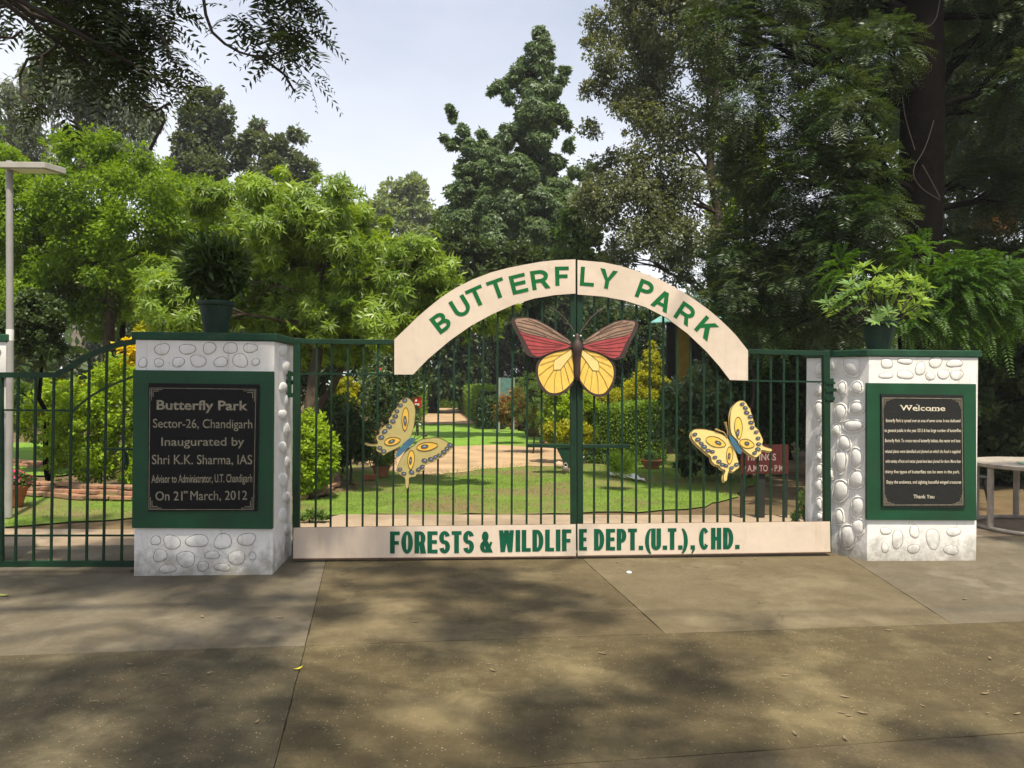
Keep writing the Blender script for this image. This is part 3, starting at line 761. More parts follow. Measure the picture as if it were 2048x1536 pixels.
mb = MB(); mb.prism([(c.x + (p.x - c.x) * 1.05, c.y + (p.y - c.y) * 1.07) for p in ff], tz + 0.002, tz + 0.062)
mb.build('cap', mGreenCap, root, 0.008)

# ------------------------------------------------------------------ double gate
gc = MB()
XL = [632,662,694.6,726,754.7,787,816,847,876,907,937,965.5,994,1024,1054,1082.7,1110]
XR = [1189,1217,1245,1273,1300,1327,1354,1381.5,1408,1435.7,1462,1489,1516,1542,1568,1595]
innerL = [(788.6,749),(826,749),(856,718),(898.6,682),(941,652),(983,629),(1025.6,610),(1068,597),(1110,590),(1151,587)]
outerL = [(788.6,679),(814,654.5),(835,634),(856,616),(882,595),(911,576),(945,559),(983,544.5),(1015,536),(1047,529.6),(1078,524),(1110,520.5),(1151,518.6)]
innerR = [(1155,589),(1206,593),(1248,600.7),(1290.5,614),(1333,635.5),(1375,667),(1413,703),(1438.6,732),(1460,760),(1496,761)]
outerR = [(1155,520),(1206,524.5),(1238,531),(1269,540),(1301,551.5),(1333,565.6),(1365,583),(1396,603.7),(1418,620),(1438.6,637.6),(1456,654),(1472.5,671),(1496,701)]
def interp(pts, x):
    for (x0, y0), (x1, y1) in zip(pts, pts[1:]):
        if x0 <= x <= x1: return y0 + (y1 - y0) * (x - x0) / (x1 - x0 + 1e-9)
    return pts[0][1] if x < pts[0][0] else pts[-1][1]
ybot = lambda x: 1058 + (1046 - 1058) * (x - 588) / 1072
def gbar(mb, a, b, w, t, d=0.0):
    mb.bar(GP.P(*a, d), GP.P(*b, d), w, t, GP.n)
def leaf_gate(side):
    L = side == 'L'
    lab = 'left leaf of the double gate, its arch sign ending at the letter F' if L else 'right leaf of the double gate, its arch sign starting at the letter L'
    base = GP.P(870 if L else 1405, 1112, 0)
    root = thing('gate_leaf', Vector((base.x, base.y, 0)), lab, 'gate leaf')
    xs = 594.5 if L else 1651
    mb = MB(); gbar(mb, (xs, 676 if L else 700), (xs - 2 if L else xs + 3, 1112 if L else 1102), 0.058, 0.05); mb.build('stile', mGreen, root, 0.003)
    xm = (1145.5, 1147) if L else (1158.5, 1160)
    mb = MB(); gbar(mb, (xm[0] , 588), (xm[1] , 1100), 0.050, 0.05); mb.build('stile', mGreen, root, 0.003)
    mb = MB()
    if L: gbar(mb, (588, 682.5), (792, 684.5), 0.042, 0.048, 0.002)
    else: gbar(mb, (1492, 703), (1656, 707), 0.042, 0.048, 0.002)
    mb.build('top_rail', mGreen, root, 0.003)
    mb = MB()
    if L: gbar(mb, (598, 747), (790, 748), 0.015, 0.012, 0.006)
    else: gbar(mb, (1494, 761), (1648, 764), 0.015, 0.012, 0.006)
    mb.build('cross_rail', mGreen, root)
    for x in (XL if L else XR):
        if L: yt = 686 if x < 789 else interp(innerL, x) - 22
        else: yt = 707 if x > 1495 else interp(innerR, x) - 22
        mb = MB(); xt = x + (1.5 if L else -0.5)
        gbar(mb, (xt, yt), (x - 1.0, ybot(x) + 20), 0.0165, 0.0165, 0.0)
        mb.build('bar', mGreen, root)
    # arch sign half
    mb = MB(); o_, i_ = (outerL, innerL) if L else (outerR, innerR)
    pts = [GP.P(x, y, 0.055) for x, y in list(reversed(i_))] + [GP.P(x, y, 0.055) for x, y in o_]
    # order: inner reversed goes right->left, outer left->right
    mb.sheet(pts, GP.n * -0.022, 0, 1)
    arch = mb.build('arch_sign', [mSheet, mSheetEdge], root)
    mb = MB()
    LT = [('B',882,644.5,38,31),('U',921,613,32,34),('T',953,593,25,34.5),('T',994,577.5,20.5,34),('E',1037,567.5,14.5,32),('R',1080,559,9,35.5),('F',1124,552,2,27.5)] if L else \
         [('L',1174.5,553,-3,28),('Y',1215,558,-9.5,36),('P',1290,580,-20,31),('A',1325,601,-26,37),('R',1371,627,-33,35),('K',1413,656,-41,35)]
    for ch, x, y, rot, w in LT:
        if ch == 'P': mb.build('lettering', mLetter, arch); mb = MB()
        C = GP.P(x, y, 0.0575); k = C.y / 1600.0
        a = R(rot); U = GP.u * math.cos(a) + Vector((0, 0, 1)) * math.sin(a); Vv = Vector((0, 0, 1)) * math.cos(a) - GP.u * math.sin(a)
        W, H = w * k, 38.0 * k
        put_bold(mb, ch, C - U * (W/2) - Vv * (H/2), U * H, Vv * H, GP.n, w / 37.5, .22, .185)
    mb.build('lettering', mLetter, arch)
    mb = MB()
    q = [(586,1117),(1152,1112.5),(1151.5,1048.5),(587,1055.5)] if L else [(1155.5,1112),(1661,1104),(1660,1043),(1155,1048)]
    mb.sheet([GP.P(x, y, 0.045) for x, y in q], GP.n * -0.018, 0, 1)
    pan = mb.build('bottom_panel', [mSheet, mSheetEdge], root)
    mb = MB(); d = 0.0475
    W = [('FORESTS',780,948,1107,1106,44),('&',960,985,1105,1105,42),('WILDLIF',998,1143,1104,1102,43.5)] if L else \
        [('E',1158,1174,1101,1101,43),('DEPT.',1188,1285,1101,1100,43),('(U.T.)',1290,1376,1100,1099,43),(',',1381,1388,1099,1099,43),('CHD.',1398,1478,1099,1098,43)]
    for t, x0, x1, y0, y1, cap in W:
        if t != ',': mb = MB()
        put_word(mb, t, GP, d, x0, x1, y0, y1, cap)
        if t != '(U.T.)': mb.build('lettering', mLetterDark, pan)
    mb = MB()
    if L: gbar(mb, (588, 1117), (1152, 1112), 0.012, 0.05, 0.02)
    else: gbar(mb, (1156, 1111), (1661, 1103.5), 0.012, 0.05, 0.02)
    mb.build('bottom_rail', mSheetEdge, root)
    # hinge, with its wall plate and pins
    mb = MB()
    if L:
        for yy in (748, 765, 790): gbar(mb, (572, yy), (590, yy), 0.035, 0.03, 0.0)
        gbar(mb, (579, 742), (579, 795), 0.03, 0.03, 0.01); gbar(mb, (570, 760), (592, 762), 0.014, 0.02, 0.02)
    else:
        gbar(mb, (1662, 757), (1662, 805), 0.035, 0.03, 0.01); gbar(mb, (1650, 765), (1669, 766), 0.02, 0.03, 0.02)
        gbar(mb, (1650, 780), (1672, 780), 0.03, 0.03, 0.02); gbar(mb, (1650, 797), (1668, 797), 0.03, 0.03, 0.02)
    mb.build('hinge', mGreen, root)
    # latch bar with a gusset
    mb = MB()
    if L: gbar(mb, (1055, 891), (1140, 892), 0.03, 0.04, 0.02)
    else: gbar(mb, (1164, 892), (1258, 892.5), 0.03, 0.04, 0.02)
    mb.build('latch_bar', mGreen, root, 0.002)
    mb = MB()
    if L:
        mb.sheet([GP.P(x, y, 0.03) for x, y in ((1113,896),(1140,896),(1140,936),(1132,938),(1126,922))], GP.n * -0.012)
        mb.build('gusset', mGreen, root)
    else:
        gbar(mb, (1187, 896), (1163, 925), 0.016, 0.012, 0.02); mb.build('gusset', mGreen, root)
        mb = MB()
        ring_ = [GP.P(1208.5 + 5 * math.cos(t), 914 + 14 * math.sin(t), 0.02) for t in np.linspace(0, 2*math.pi, 17)]
        mb.tube(ring_, 0.006, 6); mb.build('pull_ring', mGreen, root)
    return root
GL, GR = leaf_gate('L'), leaf_gate('R')
# padlock hanging from the latch
C = GP.P(1131, 936, 0.035)
pk = thing('padlock', Vector((C.x, C.y, C.z - 0.05)), 'round steel padlock hanging under the left latch bar', 'padlock')
mb = MB(); mb.lathe((0, 0, 0), [(0, -0.012), (0.026, -0.012), (0.03, -0.007), (0.03, 0.007), (0.026, 0.012), (0, 0.012)], 20)
rotm = Matrix.Rotation(R(90), 3, 'X')
mb.v = [rotm @ p + C - Vector((0, 0, 0.012)) for p in mb.v]
mb.build('lock_body', M('padlock_steel', (0.22, 0.19, 0.14), 0.4, 0.2, 30, metal=0.7), pk)
mb = MB(); mb.tube([C + Vector((0.016 * math.cos(t), 0, 0.012 + 0.03 * math.sin(t))) for t in np.linspace(0, math.pi, 9)], 0.0045, 6)
mb.build('shackle', mGrey, pk)

# ------------------------------------------------------------------ butterflies on the gate
def ell(cx, cy, rx, ry, rot, n=22, point=0.0):
    a = R(-rot); P = []
    for k in range(n):
        t = 2 * math.pi * k / n
        x, y = rx * math.cos(t), ry * math.sin(t)
        if point and abs(rx) > abs(ry): y *= (1 - point * max(0, math.cos(t)))
        if point and abs(ry) >= abs(rx): x *= (1 - point * max(0, math.sin(t)))
        P.append((cx + x * math.cos(a) - y * math.sin(a), cy + x * math.sin(a) + y * math.cos(a)))
    return P
def smooth_pts(P, it=2):
    for _ in range(it):
        Q = []
        for i in range(len(P)):
            a, b = P[i], P[(i + 1) % len(P)]
            Q.append((a[0]*.75 + b[0]*.25, a[1]*.75 + b[1]*.25)); Q.append((a[0]*.25 + b[0]*.75, a[1]*.25 + b[1]*.75))
        P = Q
    return P
class Paint:
    def __init__(s, tr, d0): s.tr, s.d0 = tr, d0
    def pts(s, P, d, sm=0):
        if sm: P = smooth_pts(P, sm)
        return [GP.P(*s.tr(x, y), s.d0 + d) for x, y in P]
    def cut(s, mb, P, d, t, mat=0, edge=None, sm=0):
        Q = s.pts(P, d, sm)
        a = sum((Q[i].cross(Q[(i+1) % len(Q)]) for i in range(len(Q))), Vector((0, 0, 0)))
        if a.dot(GP.n) < 0: Q = Q[::-1]
        mb.sheet(Q, GP.n * -t, mat, edge)
    def line(s, mb, P, d, w, mat=0):
        Q = s.pts(P, d)
        for a, b in zip(Q, Q[1:]): mb.bar(a, b, w, 0.0014, GP.n, mat)
    def loop(s, mb, P, d, w, mat=0): s.line(mb, P + [P[0]], d, w, mat)

base = GP.P(1154, 790, 0.06)
big = thing('butterfly_cutout', Vector((base.x, base.y, base.z)), 'large painted butterfly with red and yellow wings at the middle of the gate', 'butterfly')
fw_d = [(150,300),(165,255),(215,235),(370,232),(500,262),(640,338),(800,437),(930,528),(985,575),(978,655),(880,685),(740,705),(640,748),(570,783),(500,792),(430,778),(350,742),(310,640),(270,540),(190,400)]
fw_b = [(205,280),(225,256),(370,246),(500,278),(640,352),(800,450),(930,542),(972,588),(930,600),(800,556),(620,510),(480,484),(340,452),(258,412),(225,340)]
fw_r = [(262,424),(340,462),(480,494),(620,520),(800,566),(930,610),(968,628),(900,664),(740,694),(640,734),(560,766),(510,772),(445,745),(392,665),(350,570),(310,500)]
hw_d = [(985,650),(1005,750),(1012,950),(1028,1075),(985,1165),(905,1255),(805,1303),(720,1312),(640,1292),(560,1222),(505,1105),(485,990),(492,890),(530,808),(600,755),(700,706),(850,686)]
hw_y = [(966,668),(986,720),(1004,850),(1000,1000),(1014,1075),(960,1150),(880,1230),(800,1268),(720,1274),(650,1252),(580,1170),(527,1060),(517,960),(532,880),(580,812),(650,755),(760,713),(880,693)]
cell = [(966,676),(996,740),(920,830),(825,950),(735,955),(730,880),(745,820),(850,745)]
veins = [[(966,676),(850,745),(745,820),(730,880),(735,955),(825,950),(920,830),(996,740)], [(745,820),(640,852),(545,890)], [(730,880),(640,940),(530,1035)],
         [(735,955),(650,1080),(597,1198)], [(775,953),(748,1070),(742,1268)], [(830,945),(840,1100),(860,1232)], [(878,890),(915,1010),(950,1140)], [(925,830),(970,920),(1000,1000)], [(850,745),(700,762),(600,800)]]
stripes = [[(240,300),(480,350),(760,470),(940,565)], [(300,270),(520,330),(780,470)], [(240,350),(480,410),(720,510),(930,588)], [(250,390),(430,440),(640,500)], [(380,262),(560,330),(720,420)]]
rstr = [[(300,470),(560,545),(900,620)], [(340,540),(600,590),(860,625)], [(370,610),(600,640),(830,640)], [(400,670),(620,680),(760,670)], [(450,730),(560,730),(690,700)]]
tl = lambda x, y: (1000 + x / 6.827, 600 + y / 6.827)
tr_ = lambda x, y: tl(1060 + (1060 - x) * 0.935 - 14, y + 0.045 * (1060 - x))
mb = MB()
for tfm in (tl, tr_):
    p = Paint(tfm, 0.075)
    for nm, dk in (('hindwing', 0), ('forewing', 1)):
        mb = MB(); o_ = 0.010 if dk else 0.0
        if dk:
            p.cut(mb, fw_d, o_, 0.012, 3, 4, 1)
            p.cut(mb, fw_b, o_ + 0.0025, 0.002, 1); p.cut(mb, fw_r, o_ + 0.0025, 0.002, 2)
            for s_ in stripes: p.line(mb, s_, o_ + 0.0042, 0.0032, 3)
            for s_ in rstr: p.line(mb, s_, o_ + 0.0042, 0.0026, 3)
            mats = [bYel, bBrn, bRed, bBlk, bEdge]
        else:
            p.cut(mb, hw_d, o_, 0.012, 2, 4, 1)
            p.cut(mb, hw_y, o_ + 0.0025, 0.002, 0, None, 1); p.cut(mb, cell, o_ + 0.0045, 0.0018, 1)
            for s_ in veins: p.line(mb, s_, o_ + 0.0062, 0.0028, 3)
            mats = [bGold, bYelL, bBlk, bLine, bEdge]
        mb.build(nm, mats, big)
p = Paint(tl, 0.075)
mb = MB()
# rounded body: a lofted spindle standing proud of the wings
spine = [(455, 10), (475, 28), (500, 34), (535, 34), (575, 55), (620, 74), (680, 74), (740, 60), (800, 48), (880, 46), (960, 44), (1040, 40), (1090, 30), (1112, 10)]
pts = [GP.P(*tl(1055, y), 0.09) for y, _ in spine]; rad = [w / 6.827 * pts[0].y / 1600 for _, w in spine]
mb.tube(pts, rad, 14, 0)
for ex in (1008, 1102): mb.lathe(GP.P(*tl(ex, 490), 0.115), [(0, -0.008), (0.007, -0.004), (0.008, 0), (0.007, 0.004), (0, 0.008)], 10, 1)
mb.build('body', [bBlk, mWhitePaint], big)
for sgn in (1, -1):
    mb = MB(); A = [(40, 445), (95, 360), (190, 240), (285, 160), (375, 108)]
    mb.tube([GP.P(*tl(1055 + sgn * a, b + (0 if sgn > 0 else -8)), 0.095) for a, b in A], [0.006, 0.0055, 0.005, 0.0055, 0.008], 6)
    mb.build('antenna', M('antenna', (0.07, 0.05, 0.04), 0.6), big)

def yellow_butterfly(label, tr, wings, body, spots, ovals, inner, ants, mats, back, baseM):
    c = GP.P(*tr(*body[0]), 0.07)
    root = thing('butterfly_cutout', c, label, 'butterfly')
    p = Paint(tr, 0.065)
    for wi, w in enumerate(wings):
        mb = MB()
        p.cut(mb, w, 0.0, 0.010, 0, 4, 1)
        if back: 
            w2 = [(x - back[0], y + back[1]) for x, y in w]; p.cut(mb, w2, -0.022, 0.008, 0, 4, 1)
        p.loop(mb, smooth_pts(w, 1), 0.0016, 0.0026, 3)
        for (cx, cy, rx, ry, rot, k) in ovals:
            if k != wi: continue
            e = ell(cx, cy, rx, ry, rot, 26, 0.25); p.cut(mb, e, 0.0022, 0.0018, 1); p.loop(mb, e, 0.004, 0.0042, 3)
        for (cx, cy, rx, ry, rot, k) in inner:
            if k != wi: continue
            p.cut(mb, ell(cx, cy, rx, ry, rot, 16), 0.0042, 0.0015, 2); p.loop(mb, ell(cx, cy, rx, ry, rot, 16), 0.0056, 0.003, 3)
            p.cut(mb, ell(cx, cy, rx*.36, ry*.36, rot, 10), 0.0057, 0.001, 5)
        for (cx, cy, k) in spots:
            if k != wi: continue
            rr = rnd.uniform(0.85, 1.15); rot = rnd.uniform(-15, 25)
            p.cut(mb, ell(cx, cy, 38*rr, 25*rr, rot, 14), 0.0025, 0.0018, 2); p.loop(mb, ell(cx, cy, 38*rr, 25*rr, rot, 14), 0.004, 0.003, 4)
            p.cut(mb, ell(cx + 6, cy - 3, 12*rr, 8*rr, rot, 10), 0.0042, 0.0012, 5)
        mb.build('wing', mats, root)
    mb = MB(); p.cut(mb, body, 0.012, 0.012, 0, None, 1); mb.build('body', bBlue, root, 0.002)
    for A, r_ in ants:
        mb = MB(); mb.tube(p.pts(A, 0.004), r_, 6); mb.build('antenna', baseM, root)
    return root
tA = lambda x, y: (720 + x / 7.315, 780 + y / 7.315)
wA1 = [(640,115),(700,106),(755,148),(798,215),(812,300),(806,400),(790,520),(765,630),(725,705),(690,740),(600,812),(500,872),(400,912),(345,962),(318,940),(300,918),(262,905),(236,880),(248,815),(150,826),(72,803),(62,780),(80,762),(150,788),(250,792),(262,760),(238,722),(236,665),(288,642),(288,578),(330,545),(368,510),(405,495),(432,478),(416,430),(440,395),(468,365),(478,312),(522,275),(556,222),(580,160)]
wA2 = [(800,800),(838,755),(900,715),(1000,700),(1100,692),(1165,697),(1240,735),(1300,768),(1352,800),(1352,850),(1270,930),(1200,985),(1130,1012),(1100,1045),(1030,1062),(985,1085),(942,1098),(936,1180),(890,1192),(860,1222),(830,1232),(812,1270),(752,1272),(716,1284),(718,1350),(708,1430),(682,1448),(662,1410),(664,1282),(608,1262),(575,1225),(540,1192),(528,1168),(590,1020),(655,900),(720,850)]
bA = [(770,693),(800,718),(792,760),(745,815),(700,852),(650,892),(600,950),(542,992),(527,960),(530,925),(580,860),(640,782),(700,720)]
sA = [(655,150,0),(592,222,0),(540,308,0),(515,382,0),(480,455,0),(425,530,0),(360,605,0),(312,690,0),(290,845,0),(345,895,0),(1318,805,1),(1272,855,1),(1225,905,1),(1160,952,1),(1100,980,1),(1035,1012,1),(945,1032,1),(910,1122,1),(855,1162,1),(755,1202,1),(640,1222,1),(582,1160,1)]
oA = [(663,425,50,170,-3,0),(475,748,118,60,10,0),(985,825,155,62,8,1),(747,1020,50,140,-3,1)]
iA = [(660,450,22,72,4,0),(463,748,50,22,20,0),(945,825,55,26,8,1),(740,1030,18,55,-4,1)]
aA = [([(800,735),(850,700),(905,668),(930,660)], [0.004,0.0035,0.0035,0.004]), ([(930,662),(960,668),(990,655)], [0.006,0.013,0.009]), ([(795,715),(815,640),(830,560),(835,520)], [0.004,0.0035,0.006,0.012])]
yellow_butterfly('shade-toned yellow butterfly with blue body on the left gate leaf', tA, [wA1, wA2], bA, sA, oA, iA, aA, [bYelShade, bOr, bSpot, bLine, bEdge, bSpotL], None, bBlk)
tB = lambda x, y: (1360 + x / 7.3125, 780 + y / 7.3125)
wB1 = [(850,155),(930,150),(970,185),(1000,240),(1030,270),(1035,310),(1060,370),(1070,430),(1095,480),(1090,530),(1140,565),(1165,615),(1190,665),(1222,740),(1192,805),(1280,842),(1350,858),(1346,902),(1262,888),(1186,872),(1192,930),(1165,942),(1132,982),(1082,982),(980,912),(900,842),(860,800),(842,735),(790,690),(750,640),(735,560),(733,420),(740,320),(770,230)]
wB2 = [(210,570),(300,565),(420,580),(560,620),(660,670),(705,705),(745,765),(802,840),(832,970),(866,1080),(866,1140),(820,1160),(800,1192),(750,1196),(722,1160),(692,1250),(692,1320),(650,1342),(634,1300),(640,1240),(672,1170),(600,1152),(570,1100),(512,1092),(462,1042),(450,960),(402,940),(340,880),(270,820),(190,740),(158,660),(175,600)]
bB = [(708,672),(735,658),(790,710),(832,760),(852,812),(902,872),(908,912),(880,942),(850,930),(800,852),(750,772)]
sB = [(910,205,0),(955,262,0),(975,330,0),(1030,390,0),(1040,475,0),(1055,550,0),(1115,615,0),(1142,705,0),(1150,790,0),(1140,865,0),(1090,920,0),(215,650,1),(262,725,1),(312,780,1),(352,830,1),(410,885,1),(475,900,1),(510,985,1),(570,1045,1),(620,1090,1),(670,1105,1),(752,1140,1),(825,1090,1)]
oB = [(857,555,58,162,3,0),(980,785,110,66,-15,0),(525,760,150,72,-18,1),(727,955,48,128,-2,1)]
iB = [(845,625,22,55,-4,0),(980,780,34,26,-10,0),(560,770,50,22,-25,1),(720,965,18,45,-2,1)]
aB = [([(700,660),(690,590),(665,500),(660,470)], [0.005,0.006,0.012,0.014]), ([(690,690),(640,620),(580,600),(515,575)], [0.005,0.006,0.009,0.012])]
yellow_butterfly('bright yellow butterfly with grey-blue body on the right gate leaf', tB, [wB1, wB2], bB, sB, oB, iB, aB, [bYelL, bGold, bSpot, bLine, bEdge, bSpotL], (26, 22), M('antenna_tan', (0.35, 0.24, 0.10), 0.6))

# ------------------------------------------------------------------ wicket gate at the left
WG = Plane(G(0, 1139), G(266, 1138))
base = WG.P(135, 1134, 0)
wg = thing('wicket_gate', Vector((base.x, base.y, 0)), 'small green barred gate with a swept-up top rail left of the inauguration pillar', 'gate')
def wbar(pts, w, t, nm, d=0.0, joined=True):
    mb = MB(); P = [WG.P(x, y, d) for x, y in pts]
    for a, b in zip(P, P[1:]): mb.bar(a, b + (b - a).normalized() * (0.006 if len(P) > 2 else 0), w, t, WG.n)
    return mb.build(nm, mGreen, wg)
top = [(-2, 750), (116, 750), (135, 738), (160, 722), (190, 706), (220, 694), (245, 687), (272, 683)]
wbar(top, 0.042, 0.04, 'top_rail')
mid = [(-2, 820), (147, 821), (165, 805), (185, 790), (210, 776), (240, 763), (270, 752)]
wbar(mid, 0.014, 0.014, 'cross_rail', 0.004)
wbar([(-2, 1071), (268, 1071)], 0.014, 0.014, 'lower_rail', 0.004)
wbar([(-2, 1128), (268, 1127)], 0.048, 0.04, 'bottom_rail')
wbar([(2, 748), (3, 1128)], 0.03, 0.035, 'stile')
for xt, xb in ((37,31),(72,67),(108,102),(144,138),(179,173),(214,207),(250,243)):
    yt = interp(top, xt)
    wbar([(xt, yt), (xb, 1126)], 0.0165, 0.0165, 'bar')
wbar([(210, 898), (268, 899)], 0.016, 0.02, 'bolt', 0.02)
mb = MB(); mb.tube([WG.P(252 + 4 * math.cos(t), 922 + 17 * math.sin(t), 0.02) for t in np.linspace(0, 2*math.pi, 15)], 0.007, 6)
mb.tube([WG.P(250, 902, 0.02), WG.P(251, 930, 0.02)], 0.012, 6)
mb.build('hasp', mGreen, wg)
# low concrete sill under the wicket
mb = MB(); p0, p1 = WG.P(-60, 1140, 0.08), WG.P(268, 1139, 0.08)
mb.obox((p0 + p1) / 2 + WG.n * -0.05 + Vector((0, 0, 0.01 - (p0.z + p1.z)/2)), (p1 - p0) / 2, WG.n * 0.1, Vector((0, 0, 0.012)))
tag(mb.build('kerb', cA), kind='structure')

# ------------------------------------------------------------------ lamp post
y = 8.6; b = D(17, 1040, y); tpt = D(19, 322, y)
lp = thing('lamp_post', Vector((b.x, b.y, 0)), 'grey steel lamp post with a flat rectangular head at the left edge', 'lamp post')
w = 0.037
mb = MB(); mb.tube([(b.x, b.y, 0), (b.x + .005, b.y, 1.6), (tpt.x, b.y, tpt.z)], [w, w, w * .92], 16)
mb.build('pole', mGrey, lp)
mb = MB(); mb.tube([(b.x, b.y, 1.9), (b.x + .001, b.y, 2.02)], [w + .002, w + .002], 16, 0); mb.build('band', mWhitePaint, lp)
mb = MB()
x0, x1, zc = D(14, 340, y).x, D(120, 340, y).x, D(60, 341, y).z
zt = D(60, 330, y).z
mb.prism([(x0, y - .13), (x1 - .09, y - .13), (x1, y + .12), (x0 + .04, y + .12)], zc - .005, zt)
mb.build('lamp_head', mLampGrey, lp, 0.006)
mb = MB(); mb.prism([(x0 + .1, y - .10), (x1 - .12, y - .10), (x1 - .06, y + .08), (x0 + .12, y + .08)], zc - .012, zc - .006)
mb.build('diffuser', mWhitePaint, lp)

# ------------------------------------------------------------------ round table, cloth, chair at the right
tcx, tcy, tr0 = 5.62, 8.45, 0.68
tb = thing('round_table', (tcx, tcy, 0), 'weathered round table with a ring base right of the welcome pillar', 'table')
tz_ = 0.70
mb = MB(); mb.lathe((tcx, tcy, 0), [(0, tz_ - .05), (tr0 - .03, tz_ - .05), (tr0, tz_ - .04), (tr0 + .004, tz_ - .008), (tr0 - .01, tz_), (0, tz_)], 48, 0, False)
mb.build('tabletop', mWood, tb)
for th in (190, 245, 300, 10, 80, 135):
    a = R(th); px_, py_ = tcx + (tr0 - .05) * math.cos(a), tcy + (tr0 - .05) * math.sin(a)
    mb = MB(); mb.tube([(px_, py_, 0.03), (px_, py_, tz_ - .055)], 0.032, 10); mb.build('leg', mWood, tb)
mb = MB(); mb.tube([(tcx + (tr0 - .04) * math.cos(t), tcy + (tr0 - .04) * math.sin(t), 0.022) for t in np.linspace(0, 2*math.pi, 49)], 0.021, 8)
mb.build('base_ring', mWood, tb)
mb = MB()
for (ax, ay, sx, sy, zz) in ((5.52, 8.15, .26, .2, .003), (5.62, 8.2, .18, .12, .03)):
    g_ = 9; V, F = [], []
    for i in range(g_):
        for j in range(g_):
            u_, v_ = i / (g_-1) - .5, j / (g_-1) - .5
            hh = zz + .014 * math.sin(7*u_ + 3*v_ + zz*50) ** 2 + (.012 if max(abs(u_), abs(v_)) < .42 else 0)
            V.append((ax + 2*sx*u_ + .02*v_, ay + 2*sy*v_, tz_ + hh))
    for i in range(g_-1):
        for j in range(g_-1): F.append((i*g_+j, (i+1)*g_+j, (i+1)*g_+j+1, i*g_+j+1))
    mb.add(V, F, 0, True)
o = mb.build('folded_cloth', mClothG); sm = o.modifiers.new('Solid', 'SOLIDIFY'); sm.thickness = 0.004
tag(o, 'pale green folded cloth lying on the round table', 'cloth')
ch = thing('plastic_chair', (5.35, 9.55, 0), 'dark plastic chair half hidden behind the round table', 'chair')
for sx, sy in ((-1,-1),(1,-1),(1,1),(-1,1)):
    mb = MB(); mb.tube([(5.35 + sx*.25, 9.55 + sy*.24, 0), (5.35 + sx*.19, 9.55 + sy*.19, .42)], [.022, .03], 8); mb.build('leg', mPlastic, ch)
mb = MB(); mb.box((5.12, 9.32, .42), (5.58, 9.78, .45)); mb.build('seat', mPlastic, ch, 0.01)
mb = MB(); mb.box((5.13, 9.75, .46), (5.57, 9.79, .66)); mb.build('backrest', mPlastic, ch, 0.01)

# ------------------------------------------------------------------ red notice board and other garden furniture
y = 8.9; pl = Plane(Vector((1.5, y, 0)), Vector((4, y + .15, 0)))
nb = thing('notice_board', pl.P(1528, 1000, 0), 'dark red timings notice board standing behind the right gate leaf', 'notice board')
nb.location.z = 0
mb = MB(); mb.sheet([pl.P(x, y_, 0) for x, y_ in ((1482,948),(1577,947),(1577,889),(1482,890))], pl.n * -.02); bd = mb.build('board', mRed, nb, .003)
mb = MB()
put_px(mb, "TIMINGS", pl, .003, 1492, 1552, 921, 921, 14, .02); mSL = M('faded_sign_letters', (0.34, 0.24, 0.21), .7); mb.build('lettering', mSL, bd); mb = MB(); put_px(mb, "9 A.M TO 6 P.M", pl, .003, 1486, 1566, 943, 943, 13, .015)
mb.build('lettering', mSL, bd)
for x in (1487, 1522, 1572):
    mb = MB(); wd = 0.045 if x != 1522 else 0.10
    bt = pl.up(x, 0.0, -.05); tp = pl.P(x, 900, -.05); mb.bar(bt, tp, wd, .04, pl.n); mb.build('leg', mPlastic, nb)

y = 22.0; c_ = D(837, 804, y)
sg = thing('small_sign', (c_.x, y, 0), 'small bright red sign by the far rose bush', 'sign')
mb = MB(); pl = Plane(Vector((c_.x - 1, y, 0)), Vector((c_.x + 1, y, 0)))
mb.sheet([pl.P(a, b_, 0) for a, b_ in ((829,816),(842,815),(842,794),(829,795))], pl.n * -.03); mb.build('board', mRedBright, sg)
mb = MB(); mb.sheet([pl.P(a, b_, .004) for a, b_ in ((829.5,811),(839,811),(838,807),(830,807))], pl.n * -.003); mb.sheet([pl.P(a, b_, .004) for a, b_ in ((830,803),(834,803),(834,799),(831,799))], pl.n * -.003)
mb.build('emblem', mWhitePaint, sg)
mb = MB(); p0 = pl.P(836, 816, -.04); mb.bar((p0.x, p0.y, 0), p0 + Vector((0, 0, .15)), .05, .04, pl.n); mb.build('post', mPlastic, sg)

# white cloth on the lawn
mb = MB(); A = G(1220, 952); g_ = 14; V, F = [], []
for i in range(g_):
    for j in range(6):
        u_, v_ = i / (g_-1), j / 5 - .5
        p = G(1219 + 70*u_, 951 + 12*u_)
        V.append((p.x, p.y + .28 * v_ * (1 - .3*u_), .012 + .055 * abs(math.sin(9*u_ + 2.5*v_ + 1)) * (1 - abs(v_)) + (.05 * (1 - abs(2*v_)) if .1 < u_ < .8 else 0)))
for i in range(g_-1):
    for j in range(5): F.append((i*6+j, (i+1)*6+j, (i+1)*6+j+1, i*6+j+1))
mb.add(V, F, 0, True); o = mb.build('crumpled_cloth', mClothW); sm = o.modifiers.new('Solid', 'SOLIDIFY'); sm.thickness = .012
tag(o, 'crumpled white cloth lying on the lawn behind the right gate leaf', 'cloth')

